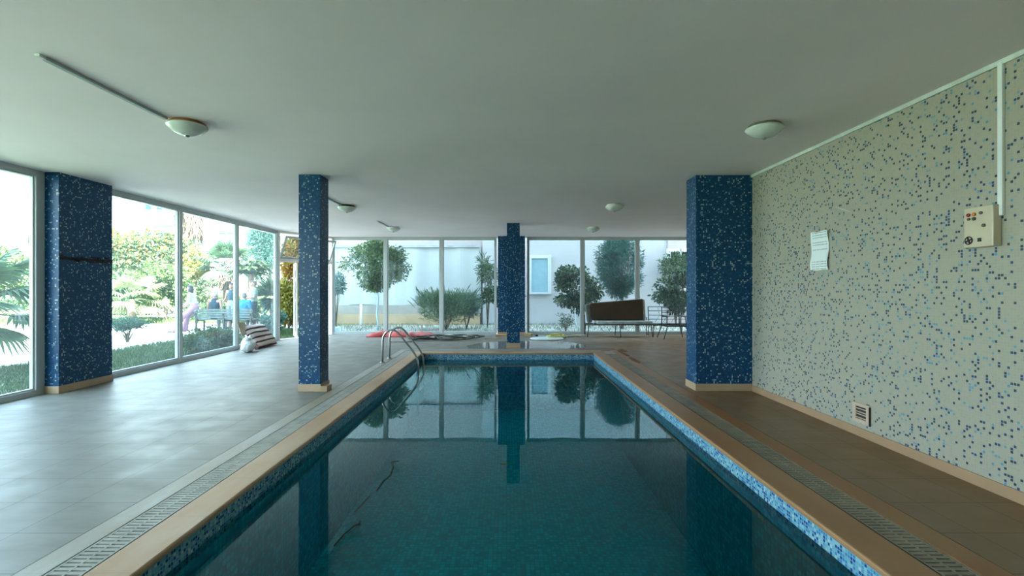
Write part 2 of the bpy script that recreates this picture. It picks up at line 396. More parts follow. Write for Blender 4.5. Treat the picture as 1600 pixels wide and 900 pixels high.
def bush(name, label, loc, rad, cz, n, L, W, lm, stems=9, group=None, droop=.1, cat='bush', nclus=9):
    t = thing(name, label, cat, loc, 0, group)
    rnd = random.Random(int(abs(loc[0]*37+loc[1]*91))); cl = []; mb = MB()
    for i in range(nclus):
        a = 2*math.pi*i/nclus + rnd.uniform(-.3,.3); q = rnd.uniform(.25,.62)
        c = (rad[0]*q*math.cos(a), rad[1]*q*math.sin(a), cz + rad[2]*rnd.uniform(-.45,.5))
        cl.append((*c, rad[0]*.45, rad[1]*.45, rad[2]*.42))
        if i < stems: mb.tube([(0,0,0), (c[0]*.4, c[1]*.4, c[2]*.5), c], [.02,.014,.006], 6)
    mb.build('stems', M_BARK, t, True); crown('foliage', lm, cl, n, L, W, t, droop)
    return t

# ================================================================== SETTING
YR = 14.8       # rear glazing line
XL = -6.3       # left glazing line
XW = 3.41       # mosaic wall
def struct(name, mb, m, parent=None, **k):
    o = mb.build(name, m, parent, **k)
    if parent is None: o['kind'] = 'structure'
    return o
# pool dimensions (inner edge, outer rings)
PX0, PX1, PY0, PY1 = -1.86, 1.90, .6, 10.57
def ring(mb, a, b, z0, z1):
    """rectangular ring between rectangles a and b = (x0,x1,y0,y1)"""
    mb.box(b[0], b[2], z0, a[0], b[3], z1); mb.box(a[1], b[2], z0, b[1], b[3], z1)
    mb.box(a[0], a[3], z0, a[1], b[3], z1); mb.box(a[0], b[2], z0, a[1], a[2], z1)
r0 = (PX0, PX1, PY0, PY1); r1 = (-2.11, 2.16, .35, 10.82); r2 = (-2.31, 2.36, .15, 11.02); r3 = (-2.462, 2.53, 0, 11.17)
XR2 = 7.4
f = MB()
# chamfered far-left corner of the floor
f.prism([(XL-.1,-4),(r3[0],-4),(r3[0],YR+.1),(-5.35,YR+.1),(XL-.1,13.2)], -.12, 0)
f.box(r3[0], r3[3], -.12, r3[1], YR+.1, 0); f.box(r3[0], -4, -.12, r3[1], r3[2], 0)
f.box(r3[1], -4, -.12, XW+.1, 7.03, 0); f.box(r3[1], 7.03, -.12, XR2+.1, YR+.1, 0)
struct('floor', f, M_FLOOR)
c = MB(); c.box(XL-.5, -4.2, 3.0, XR2+.3, YR+.25, 3.3)
struct('ceiling', c, M_CEIL)
w = MB(); w.box(XW, -4, 0, XW+.2, 7.03, 3.0); struct('wall_right', w, M_CREAM)
M_PAINT = mat('painted_wall', (.62,.64,.60), .7, var=.05, scale=2)
w = MB(); w.box(XR2, 7.03, 0, XR2+.2, YR+.2, 3.0); struct('wall_recess', w, M_PAINT)
w = MB(); w.box(XW+.2, 6.85, 0, XR2+.2, 7.03, 3.0); struct('wall_recess_front', w, M_PAINT)
w = MB(); w.box(XL-.2, -4.2, 0, XW+.2, -4, 3.0); struct('wall_behind', w, M_PAINT)
b = MB(); b.box(XW-.012, -4, 0, XW, 6.67, .082); struct('baseboard_right', b, mat('brown_beige_skirting', (.38,.23,.13), .45, var=.08, scale=3))
tr = MB(); tr.box(XW-.018, -4, 2.965, XW, 6.67, 3.0); struct('trim_1', tr, mat('ceiling_line_white', (.60,.66,.60), .5))
# building above and its walls: the storeys over the hall, for the shade they throw
u = MB(); u.box(XL-.4, -6, 3.3, 13, YR+.2, 16); struct('wall_upper_storeys', u, mat('render_wall', (.7,.7,.68), .8))
w = MB(); w.box(XR2+.2, 7.5, -.1, 13, YR+.2, 3.3); struct('wall_far_side', w, M_PAINT)

# ---- glazing
NWIN = [0]
def window(p0, p1, pane=True, fw=.085, z0=0, z1=3.0, m=M_FRAME, gm=None):
    """one fixed pane between plan points p0 and p1 with its own frame; depth of frame .09"""
    NWIN[0] += 1
    p0 = Vector((*p0, 0)); p1 = Vector((*p1, 0)); d = (p1-p0); L = d.length; ang = math.atan2(d.y, d.x)
    t = thing('window_%d' % NWIN[0], None, None, p0, ang, kind='structure')
    h = fw/2
    mb = MB()
    mb.box(0, -.045, z0, h, .045, z1); mb.box(L-h, -.045, z0, L, .045, z1)
    mb.box(h, -.045, z0, L-h, .045, z0+.075); mb.box(h, -.045, z1-.075, L-h, .045, z1)
    # inner beads
    for a in ((h, h+.022, z0+.075, z1-.075), (L-h-.022, L-h, z0+.075, z1-.075)):
        mb.box(a[0], -.02, a[2], a[1], .02, a[3])
    mb.box(h+.022, -.02, z0+.075, L-h-.022, .02, z0+.097); mb.box(h+.022, -.02, z1-.097, L-h-.022, .02, z1-.075)
    mb.build('window_frame', m, t)
    if pane:
        g = MB(); g.box(h+.022, -.003, z0+.097, L-h-.022, .003, z1-.097); g.build('glass_pane', gm or M_GLASS, t)
    return t
lw = [-3.9, -1.95, 0.0, 2.1, 4.25, 6.42]
for a, b_ in zip(lw[:-1], lw[1:]): window((XL, a), (XL, b_))
window((XL, 7.40), (XL, 9.22)); window((XL, 9.22), (XL, 11.17)); window((XL, 11.17), (XL, 13.10), fw=.09)
w = MB(); w.box(XL-.04, 6.42, 0, XL+.04, 6.5, 3.0); w.box(XL-.04,13.10,0,XL+.04,13.17,3.0); struct('trim_2', w, M_FRAME)
rx = [-5.38] + [px(x, YR) for x in (603, 690, 776)]
for a, b_ in zip(rx[:-1], rx[1:]): window((a, YR), (b_, YR), fw=.1, gm=M_GLASSR)
rx2 = [px(x, YR) for x in (823.5, 910, 995.6, 1081)] + [XR2]
for a, b_ in zip(rx2[:-1], rx2[1:]): window((a, YR), (b_, YR), fw=.1, gm=M_GLASSR)
portals = [((XL, 1.3), (XL, -1)), ]
# ---- corner doorway on the chamfer, with tilted transom and an open leaf
A = Vector((XL, 13.17, 0)); B = Vector((-5.38, YR, 0)); ch = B - A; Lc = ch.length; angc = math.atan2(ch.y, ch.x)
door = thing('door_1', None, None, A, angc, kind='structure')
mb = MB(); mb.box(0,-.05,0,.05,.05,3.0); mb.box(Lc-.07,-.05,0,Lc,.05,3.0); mb.box(.05,-.05,2.94,Lc-.07,.05,3.0); mb.box(.05,-.05,2.16,Lc-.07,.05,2.24)
mb.box(0,-.08,0,Lc,.08,.012)
mb.build('door_frame', M_PINKFR, door)
# transom sash, hinged at its lower edge and tipped into the room (local -y is the room side)
Mt = Matrix.Translation((0,0,2.25)) @ Matrix.Rotation(R(24), 4, 'X')
mb = MB(); x0, x1, hh = .07, Lc-.09, .66
mb.box(x0,-.02,0,x0+.05,.02,hh,Mt); mb.box(x1-.05,-.02,0,x1,.02,hh,Mt); mb.box(x0+.05,-.02,0,x1-.05,.02,.05,Mt); mb.box(x0+.05,-.02,hh-.05,x1-.05,.02,hh,Mt); mb.box((x0+x1)/2-.25,-.015,.05,(x0+x1)/2-.22,.015,hh-.05,Mt)
ts = mb.build('transom_sash', M_FRAME, door)
g = MB(); g.box(x0+.05,-.003,.05,x1-.05,.003,hh-.05,Mt); g.build('glass_pane', M_GLASS, ts)
# leaf opened outwards by ~80 degrees at the jamb
for s, hx, an in ((0, Lc-.07, 100),):
    Ml = Matrix.Translation((hx, .05, 0)) @ Matrix.Rotation(R(an), 4, 'Z')
    mb = MB(); wd = .72
    mb.box(0,-.02,.02,.07,.02,2.14,Ml); mb.box(wd-.07,-.02,.02,wd,.02,2.14,Ml); mb.box(.07,-.02,.02,wd-.07,.02,.16,Ml); mb.box(.07,-.02,2.06,wd-.07,.02,2.14,Ml); mb.box(.07,-.02,.95,wd-.07,.02,1.03,Ml)
    lf = mb.build('door_leaf', M_PINKFR, door)
    g = MB(); g.box(.07,-.003,.16,wd-.07,.003,.95,Ml); g.box(.07,-.003,1.03,wd-.07,.003,2.06,Ml); g.build('glass_pane', M_GLASS, lf)
# second leaf, folded back into the room side, seen edge-on between the door and the pillar
mb = MB(); Ml = Matrix.Translation((.62, 0, 0)) @ Matrix.Rotation(R(60), 4, 'Z')
mb.box(0,-.02,.02,.06,.02,2.14,Ml); mb.box(.54,-.02,.02,.6,.02,2.14,Ml); mb.box(.06,-.02,.02,.54,.02,.14,Ml); mb.box(.06,-.02,2.06,.54,.02,2.14,Ml)
lf = mb.build('door_leaf', M_PINKFR, door)
g = MB(); g.box(.06,-.003,.14,.54,.003,2.06,Ml); g.build('glass_pane', M_GLASS, lf)

# ---- pillars
def pillar(label, x0, x1, y0, y1, bh=.10, stub=False, skip=()):
    t = thing('pillar', label, 'pillar', ((x0+x1)/2, (y0+y1)/2, 0), 0, 'blue mosaic pillars')
    hx, hy = (x1-x0)/2, (y1-y0)/2
    mb = MB(); mb.box(-hx,-hy,bh,hx,hy,3.0); mb.build('shaft', M_BLUE, t)
    mb = MB(); e = .012
    mb.box(-hx-(0 if 'L' in skip else e),-hy-e,0,hx+(0 if 'R' in skip else e),hy+e,bh); mb.build('baseboard', M_BASEB, t, bevel=.003)
    return t
p_left = pillar('wide blue mosaic pillar built into the garden glazing, with a dark strip across it', XL-.12, -6.07, 6.5, 7.38, skip='L')
p_mid = pillar('slender blue mosaic pillar between the garden glazing and the pool', -2.88, -2.585, 6.64, 6.95)
p_right = pillar('broad dark blue mosaic pillar against the cream mosaic wall', 2.63, XW, 6.67, 7.03, skip='R')
p_far = pillar('small blue mosaic pillar just behind the far end of the pool', 0.0, .31, 11.6, 11.9)
p_rear = pillar('wide blue mosaic pillar in the rear glazing, half hidden by the small one', -.27, .55, 14.5, 14.86)
# broken skirting piece leaning on the slender pillar
mb = MB(); mb.prism([(0,0),(.09,.01),(.10,.16),(.03,.18),(-.01,.1)], 0, .075); mb.build('x', M_BASEB)
o = C.objects['x']; o.name = 'skirting_fragment'; o.location = (-2.575, 6.62, 0); tag(o, 'loose beige skirting fragment lying against the slender pillar foot', 'tile')
# dark strip with a curl of vine wrapped on the left pillar
mb = MB(); random.seed(3)
mb.box(0, 0, -.012, .006, .88, .028)
for k in range(46):
    y = .86*random.random(); z = random.uniform(-.035,.04); mb.box(.0, y, z, .012, y+random.uniform(.01,.06), z+random.uniform(.01,.024))
st = mb.build('adhesive_strip', mat('dark_residue', (.015,.013,.012), .8), None, loc=(-6.069, 6.5, 1.83)); tag(st, 'ragged black strip stuck across the wide left pillar', 'strip')
mb = MB(); mb.tube([(0,0,.05),(.02,.02,.09),(.05,.03,.08),(.04,.04,.02),(.05,.03,-.03),(.09,.02,-.06),(.13,.02,-.04)], .005, 6)
o = mb.build('vine_tendril', L_MID, None, True, loc=(-6.072, 7.385, 1.80)); tag(o, 'tiny green vine tendril curling at the end of the black strip', 'tendril')

# ================================================================== POOL
pool = thing('swimming_pool', 'long indoor swimming pool lined with blue mosaic and filled with still water', 'swimming pool', (0, 5.6, 0))
def pb(mb, name, m, parent=pool, **k):
    o = mb.build(name, m, parent, **k); o.matrix_parent_inverse = Matrix.Translation((0,-5.6,0)); return o
ZB = -1.27; ZW = -.15
mb = MB(); x0, x1, y0, y1 = PX0-.02, PX1+.02, PY0-.02, PY1+.02
mb.box(x0-.2,y0-.2,ZB-.1,x1+.2,y1+.2,ZB); mb.box(x0-.2,y0-.2,ZB,x0,y1+.2,-.20); mb.box(x1,y0-.2,ZB,x1+.2,y1+.2,-.20); mb.box(x0,y0-.2,ZB,x1,y0,-.20); mb.box(x0,y1,ZB,x1,y1+.2,-.20)
pb(mb, 'basin', M_POOL)
mb = MB(); ring(mb, (x0, x1, y0, y1), (x0-.2, x1+.2, y0-.2, y1+.2), -.20, -.035); pb(mb, 'waterline_tile_band', M_BAND)
mb = MB(); mb.add([(x0,y0,ZW),(x1,y0,ZW),(x1,y1,ZW),(x0,y1,ZW)], [(0,1,2,3)]); pb(mb, 'water_surface', M_WATER)
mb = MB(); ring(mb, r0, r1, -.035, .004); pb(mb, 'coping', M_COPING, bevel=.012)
mb = MB(); ring(mb, r1, r2, -.12, -.09); pb(mb, 'gutter_channel', M_DARKC)
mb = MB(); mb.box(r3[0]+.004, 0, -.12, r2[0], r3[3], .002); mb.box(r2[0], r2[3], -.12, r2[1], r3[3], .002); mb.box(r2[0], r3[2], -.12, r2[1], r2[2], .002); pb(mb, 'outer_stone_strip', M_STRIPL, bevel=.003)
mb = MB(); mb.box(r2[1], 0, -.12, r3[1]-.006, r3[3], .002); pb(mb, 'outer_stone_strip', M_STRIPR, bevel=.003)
mb = MB(); ring(mb, r3, (r3[0]-.004, r3[1]+.004, r3[2]-.004, r3[3]+.004), -.1, -.008); pb(mb, 'joint_gap', M_DARKC)
def grate(label, x0, x1, y0, y1, horiz=False, wear=M_GRATE):
    t = MB(); pitch = .036; W = (y1-y0) if horiz else (x1-x0); Lg = (x1-x0) if horiz else (y1-y0)
    n = int(Lg/pitch)
    def bx(a0, b0, a1, b1, z0, z1):      # a along, b across
        if horiz: t.box(x0+a0, y0+b0, z0, x0+a1, y0+b1, z1)
        else: t.box(x0+b0, y0+a0, z0, x0+b1, y0+a1, z1)
    for k in range(n): bx(k*pitch, .004, k*pitch+.025, W-.004, -.022, 0)
    for b in (.004, W/2-.006, W-.016): bx(0, b, Lg, b+.012, -.024, .0008)
    o = t.build('drain_grate', wear); tag(o, label, 'drain grate', 'overflow drain grates around the pool'); return o
M_GRATER = mat('tan_plastic_grate', (.26,.215,.155), .5, var=.15, scale=5)
grate('grey slatted drain grate along the glazed side of the pool', r2[0]+.002, r1[0]-.002, .2, 10.98)
grate('tan slatted drain grate along the cream mosaic wall side of the pool', r1[1]+.002, r2[1]-.002, .2, 10.98, wear=M_GRATER)
grate('narrow drain grate across the far end of the pool', r1[0]+.002, r1[1]-.002, r1[3]+.002, r2[3]-.002, True)

# ladder
lad = thing('pool_ladder', 'stainless steel pool ladder arching over the coping at the far end', 'pool ladder', (-2.38, 9.465, 0))
for s, yy in ((0, -.275), (1, .275)):
    prof = [(0,0),(0,.25),(0,.42),(.015,.50),(.05,.565),(.105,.61),(.17,.628),(.235,.618),(.29,.575),(.345,.51),(.45,.38),(.56,.25),(.63,.14),(.672,.04),(.685,-.06),(.685,-.3),(.69,-.7),(.69,-.95)]
    mb = MB(); mb.tube([(a, yy, z) for a, z in prof], .0195, 12); mb.build('handrail', M_STEEL, lad, True)
    mb = MB(); mb.lathe([(.045,0),(.045,.012),(.03,.022),(.021,.024)], 20, Matrix.Translation((0,yy,.002))); mb.build('flange', M_STEEL, lad, True)
for z in (-.3,-.55,-.8):
    mb = MB(); mb.box(.66, -.256, z-.012, .73, .256, z+.012); mb.build('step', M_STEEL, lad, bevel=.004)

# debris on the pool floor
M_DEB = mat('dark_debris', (.02,.03,.025), .9)
def debris(name, label, cat, pts, r, m, loc):
    mb = MB(); mb.tube(pts, r, 6); o = mb.build(name, m, None, True, loc=loc); tag(o, label, cat); return o
debris('sunken_branch', 'dark forked branch lying on the pool floor near the ladder side', 'branch', [(0,0,0),(.02,.25,.02),(.06,.5,.01),(.04,.75,.03),(-.02,.92,.04),(.07,1.0,.03)], [.010,.012,.011,.012,.02,.005], M_DEB, (-1.72, 6.35, ZB+.02))
debris('sunken_twig', 'dark curved twig on the pool floor in front of the branch', 'twig', [(0,0,0),(.03,.2,.01),(.09,.38,.02),(.14,.42,.02),(.12,.5,.03)], [.007,.008,.009,.014,.005], M_DEB, (-1.8, 5.0, ZB+.015))
debris('sunken_stick', 'short brown stick on the pool floor beside the branch', 'stick', [(0,0,0),(.03,.2,.01),(.06,.42,.01)], [.007,.009,.006], mat('brown_stick', (.22,.12,.07), .9), (-1.82, 5.75, ZB+.017))
mb = MB(); mb.ell((0,0,0), (.06,.04,.008)); o = mb.build('sunken_leaf', mat('yellow_leaf_dead', (.45,.42,.12), .8), None, True, loc=(-.05, 7.35, ZB+.012)); tag(o, 'yellowish leaf lying on the middle of the pool floor', 'leaf')

# ================================================================== CEILING LAMPS
M_OPAL = mat('opal_glass', (.66,.70,.64), .25, var=.06, scale=8)
M_RUST = mat('rusted_ring', (.42,.17,.07), .8, var=.2, scale=20)
def lamp(label, x, y, ringm, conduit=None, r=.165):
    t = thing('ceiling_lamp', label, 'ceiling lamp', (x, y, 3.0), 0, 'dome lamps on the ceiling')
    mb = MB(); mb.lathe([(r*.82,0),(r*.9,-.012),(r*.98,-.03),(r*.98,-.038)], 36); mb.build('mounting_ring', ringm, t, True)
    mb = MB(); mb.lathe([(r,-.030),(r*1.04,-.038),(r*1.02,-.048),(r*.86,-.075),(r*.6,-.105),(r*.3,-.122),(.02,-.126)], 36); mb.build('glass_dome', M_OPAL, t, True)
    mb = MB(); mb.lathe([(.022,-.122),(.022,-.132),(.012,-.140),(.004,-.142)], 16); mb.build('finial', M_STEEL, t, True)
    return t
lamp('dome ceiling lamp with rusty rim at the end of the long bare conduit', -3.03, 4.55, M_RUST)
lamp('dome ceiling lamp nearest the cream mosaic wall', 2.48, 4.62, mat('dark_ring', (.2,.18,.14), .6))
lamp('dome ceiling lamp just past the slender pillar', -3.05, 9.15, M_BLACK)
lamp('dome ceiling lamp over the far half of the pool, mosaic wall side', 2.03, 9.05, M_WHITE)
lamp('dome ceiling lamp farthest back, with a short conduit before it', -2.92, 12.35, M_WHITE)
lamp('dome ceiling lamp farthest back without any conduit', 2.23, 12.4, M_WHITE)
M_TRUNK = mat('grey_trunking', (.42,.47,.46), .5, var=.05)
for (lab, x, y0, y1) in (('long grey cable conduit running to the rusty dome lamp', -3.14, 3.26, 4.42), ('cable conduit running to the lamp past the slender pillar', -3.12, 7.85, 9.02), ('cable conduit running to the farthest lamp on the glazed side', -3.02, 11.25, 12.24)):
    t = thing('cable_conduit', lab, 'conduit', (x, y0, 3.0), 0, 'conduits before the lamps')
    mb = MB(); mb.box(-.02,0,-.024,.02,y1-y0,0); mb.build('channel', M_TRUNK, t, bevel=.004)
    mb = MB(); mb.box(-.022,-.05,-.02,.014,.0,0); mb.build('end_piece', M_WHITE, t, bevel=.003)

# ================================================================== WALL ITEMS (right wall)
def paper():
    m, t, b = nt('printed_sheet')
    P = N(t, 'ShaderNodeTexCoord').outputs['Object']; s = N(t, 'ShaderNodeSeparateXYZ'); t.links.new(P, s.inputs[0])
    row = math_(t, 'FLOOR', math_(t, 'MULTIPLY', s.outputs[2], 38)); fr = math_(t, 'FRACT', math_(t, 'MULTIPLY', s.outputs[2], 38))
    wn = N(t, 'ShaderNodeTexWhiteNoise', noise_dimensions='1D'); t.links.new(row, wn.inputs['W'])
    ln = math_(t, 'MULTIPLY', math_(t, 'LESS_THAN', math_(t, 'ABSOLUTE', math_(t, 'SUBTRACT', fr, .5)), .2), math_(t, 'GREATER_THAN', wn.outputs[0], .45))
    inb = math_(t, 'LESS_THAN', math_(t, 'ABSOLUTE', math_(t, 'ADD', s.outputs[1], 0)), .12)
    mp = N(t, 'ShaderNodeMapping'); mp.inputs['Scale'].default_value = (1,90,1); t.links.new(P, mp.inputs[0])
    wd = math_(t, 'GREATER_THAN', noise_(t, 1, 1, mp.outputs[0]), .42)
    c = mixc(t, math_(t, 'MULTIPLY', math_(t, 'MULTIPLY', ln, inb), math_(t, 'MULTIPLY', wd, .55)), (.74,.80,.78), (.15,.16,.16))
    t.links.new(c, b.inputs['Base Color']); b.inputs['Roughness'].default_value = .6; return m
mb = MB(); ny, nz = 8, 12; vs = []
for s in (0, 1):
    for j in range(nz+1):
        for i in range(ny+1):
            y = -.148 + .296*i/ny; z = -.21 + .42*j/nz
            dx = .004 + .010*max(0, math.sin(j/nz*6.2+1)) + .012*(1 if (i == 0) else 0)*math.sin(j/nz*5) ** 2
            vs.append((-(dx + .0012*s), y + .006*math.sin(j*.8), z + .004*math.sin(i)))
fs = []; K = (ny+1)*(nz+1)
for j in range(nz):
    for i in range(ny):
        a = j*(ny+1)+i; fs.append((a, a+1, a+ny+2, a+ny+1)); fs.append((K+a, K+a+ny+1, K+a+ny+2, K+a+1))
mb.add(vs, fs); o = mb.build('notice_sheet', paper(), None, True, loc=(XW-.001, 5.222, 1.835)); tag(o, 'white printed notice sheet taped to the cream mosaic wall', 'notice')
# control box
yb = 3.415
cb = thing('control_box', 'beige electrical control box with lights and socket under the white trunking', 'control box', (XW, yb, 1.865))
M_BOXC = mat('beige_plastic', (.56,.47,.33), .3, var=.05)
mb = MB(); mb.box(-.062,-.11,-.145,0,.105,.145); mb.build('housing', M_BOXC, cb, bevel=.008)
def disc(name, y, z, r, m, dep=.012, n=20):
    mb = MB(); M_ = Matrix.Translation((-.0625, y, z)) @ Matrix.Rotation(R(-90), 4, 'Y'); mb.lathe([(r,0),(r,dep*.7),(r*.75,dep)], n, M_); mb.build(name, m, cb, True)
# local +y is away from camera (photo left)
M_RED = mat('red_lens', (.35,.015,.01), .25); M_ORG = mat('orange_lens', (.9,.22,.03), .25); M_GRN = mat('green_lens', (.05,.07,.03), .3); M_AMB = mat('amber_lens', (.16,.12,.07), .3)
disc('red_indicator', .062, .092, .0125, M_RED); disc('orange_indicator', .022, .092, .0125, M_ORG); disc('round_button', -.028, .096, .011, M_AMB)
disc('round_button', .06, .062, .010, M_AMB); disc('round_button', .022, .060, .0125, M_GRN); disc('round_button', -.048, .005, .012, M_AMB)
mb = MB(); M_ = Matrix.Translation((-.0625, .062, -.092)) @ Matrix.Rotation(R(-90), 4, 'Y')
for k in range(2): pass
mb.tube([tuple(M_ @ Vector((.027*math.cos(a*math.pi/12), .027*math.sin(a*math.pi/12), .004))) for a in range(24)], .0035, 6, closed=True)
for a in (20, 110):
    v = Vector((math.cos(R(a)), math.sin(R(a)), 0)); mb.tube([M_ @ (v*-.024 + Vector((0,0,.004))), M_ @ (v*.024 + Vector((0,0,.004)))], .005, 6)
mb.build('round_socket', M_BLACK, cb)
mb = MB(); mb.box(-.068,-.028,-.106,-.06,-.004,-.080); mb.build('square_switch', M_BLACK, cb, bevel=.002)
# vertical trunking
mb = MB(); mb.box(XW-.022, 3.285, 1.93, XW, 3.318, 2.985); o = mb.build('cable_trunking', M_WHITE, bevel=.003); tag(o, 'white vertical cable trunking from the ceiling down to the beige control box', 'trunking')
# air outlet
vt = thing('wall_vent', 'small pinkish square vent set low in the cream mosaic wall', 'vent', (XW, 4.612, .225))
M_VENT = mat('pink_beige_plastic', (.52,.38,.28), .5, var=.06)
mb = MB(); a, b2 = .112, .068
mb.box(-.012,-a,-.095,0,-b2,.095); mb.box(-.012,b2,-.095,0,a,.095); mb.box(-.012,-b2,.062,0,b2,.095); mb.box(-.012,-b2,-.095,0,b2,-.058); mb.build('vent_frame', M_VENT, vt, bevel=.003)
mb = MB(); mb.box(-.002,-b2,-.058,-.0005,b2,.062); mb.build('dark_opening', M_DARKC, vt)
for z in (-.045, -.012, .010, .042):
    mb = MB(); mb.box(-.010,-b2,z-.004,-.003,b2,z+.004 if z > -.02 or z < -.04 else z+.02); mb.build('louvre', M_VENT, vt)
mb = MB(); mb.box(-.02, -.119, -.095, 0, -.113, .085); mb.build('side_strip', M_DARKC, vt)
# peeled flake
mb = MB(); mb.prism([(0,0),(.02,.01),(.03,.09),(.012,.16),(.004,.10)], 0, .003, Matrix.Rotation(R(-72),4,'Y')@Matrix.Rotation(R(90),4,'Z')@Matrix.Rotation(R(90),4,'X'))
o = mb.build('peeled_flake', M_WHITE, None, loc=(XW-.012, 4.73, 2.18)); tag(o, 'thin white flake hanging loose on the cream mosaic wall above the notice', 'flake')

# ================================================================== THINGS IN THE HALL
# striped floor cushion leaning on the glazing
def striped():
    m, t, b = nt('striped_cloth')
    P = N(t, 'ShaderNodeTexCoord').outputs['UV']; s = N(t, 'ShaderNodeSeparateXYZ'); t.links.new(P, s.inputs[0])
    v = math_(t, 'ADD', math_(t, 'MULTIPLY', s.outputs[1], 5.2), math_(t, 'MULTIPLY', noise_(t, 3, 2), .25))
    fr = math_(t, 'FRACT', v)
    c = ramp(t, fr, [(0,(.045,.03,.035)),(.20,(.20,.035,.045)),(.30,(.52,.42,.38)),(.38,(.56,.48,.42)),(.93,(.50,.42,.37))], 'CONSTANT')
    t.links.new(c, b.inputs['Base Color']); b.inputs['Roughness'].default_value = .95
    bump(t, b, noise_(t, 80, 3), .4); return m
def pad(w, h, d, nx=18, ny=16, wob=.03, seed=0):
    """puffy slab: x in 0..w, along slope v 0..1 (h), thickness d; returns top grid verts and faces with uv"""
    vs, uv = [], []
    for s in (1, -1):
        for j in range(ny+1):
            for i in range(nx+1):
                u, v = i/nx, j/ny; e = (1-(2*u-1)**6)*(1-(2*v-1)**6)
                q = .12*(1-e)
                nz = noise.noise(Vector((u*3+seed, v*3, s))) * wob
                rid = .012*math.sin(v*math.pi*10.4)*e if s > 0 else 0
                vs.append((w*(u*(1-q*.3)+q*.15), h*v, s*d/2*max(.08, e**.5) + nz*e + rid)); uv.append((u, v))
    K = (nx+1)*(ny+1); fs = []
    for j in range(ny):
        for i in range(nx):
            a = j*(nx+1)+i; fs.append((a, a+1, a+nx+2, a+nx+1)); fs.append((K+a, K+a+nx+1, K+a+nx+2, K+a+1))
    for i in range(nx): fs.append((i, K+i, K+i+1, i+1)); a = ny*(nx+1)+i; fs.append((a, a+1, K+a+1, K+a))
    for j in range(ny): a = j*(nx+1); fs.append((a, a+nx+1, K+a+nx+1, K+a)); a += nx; fs.append((a, K+a, K+a+nx+1, a+nx+1))
    return vs, fs, uv
vs, fs, uv = pad(1.08, .64, .2, seed=2)
me = bpy.data.meshes.new('floor_cushion'); 
Mc = Matrix(((0,0,0,0),)*4) if False else None
# world: width runs along +y (11.1..12.15), slope rises from x=-5.74 up towards the glass at x=-6.15
vv = []
for (a, bb, cc) in vs:
    an = R(54); vv.append((-bb*math.cos(an) + cc*math.sin(an), a + bb*.28*(.55-a/1.08), bb*math.sin(an) + cc*math.cos(an)))
zm = min(v[2] for v in vv); vv = [(x, y, z-zm) for x, y, z in vv]
me.from_pydata(vv, [], fs); me.materials.append(striped()); ul = me.uv_layers.new(name='uv')
for l in me.loops: ul.data[l.index].uv = uv[l.vertex_index % len(uv)]
me.polygons.foreach_set('use_smooth', [True]*len(me.polygons)); me.update()
o = bpy.data.objects.new('floor_cushion', me); C.objects.link(o); o.location = (-5.83, 11.12, .002); tag(o, 'thick striped floor cushion in maroon and beige leaning on the garden glazing', 'cushion')
# carrier bag
def blobmesh(name, m, parts, voxel, parent=None, loc=None, smooth_it=3, label=None, cat=None):
    mb = MB()
    for p in parts: mb.ell(*p)
    o = mb.build(name, m, None, True)
    rm = o.modifiers.new('r', 'REMESH'); rm.mode = 'VOXEL'; rm.voxel_size = voxel; rm.use_smooth_shade = True
    sm = o.modifiers.new('s', 'SMOOTH'); sm.iterations = smooth_it; sm.factor = .5
    dg = bpy.context.evaluated_depsgraph_get(); me2 = bpy.data.meshes.new_from_object(o.evaluated_get(dg))
    old = o.data; o.modifiers.clear(); o.data = me2; bpy.data.meshes.remove(old)
    me2.polygons.foreach_set('use_smooth', [True]*len(me2.polygons))
    if parent is not None: o.parent = parent
    if loc is not None: o.location = loc
    if label: tag(o, label, cat)
    return o
M_BAG = mat('white_thin_plastic', (.72,.74,.72), .45, var=.08, scale=9, bmp=.3)
bag = thing('carrier_bag', 'full white plastic bag tied at the top beside the striped cushion', 'bag', (-5.78, 10.72, 0))
ob = blobmesh('bag_body', M_BAG, [((0,0,.15),(.15,.2,.15)),((.02,-.1,.12),(.12,.12,.12)),((-.02,.1,.14),(.12,.11,.13)),((0,-.02,.27),(.09,.11,.08))], .012, bag)
for v in ob.data.vertices:
    n_ = noise.noise(Vector(v.co)*9)*.022 + noise.noise(Vector(v.co)*22)*.008; v.co += v.normal*n_; v.co.z = max(v.co.z, 0)
mb = MB()
for s in (-1,1): mb.tube([(0,s*.02,.30),(.02*s,s*.06,.37),(.03,s*.10,.345),(.02,s*.11,.30)], [.02,.016,.02,.008], 6)
mb.build('knotted_handles', M_BAG, bag, True)
mb = MB(); mb.ell((.125,.13,.11),(.03,.08,.07)); mb.build('pink_print', mat('pink_print', (.60,.36,.36), .5, var=.3, scale=25), bag, True)
mb = MB(); mb.prism([(0,0),(.34,.02),(.33,.30),(.02,.34)], 0, .01, Matrix.Rotation(R(68),4,'Y')@Matrix.Rotation(R(90),4,'Z')); 
o = mb.build('cardboard_piece', mat('cardboard', (.42,.35,.27), .9), None, loc=(-6.08, 11.0, .33)); tag(o, 'piece of grey-brown cardboard standing behind the white bag', 'cardboard')

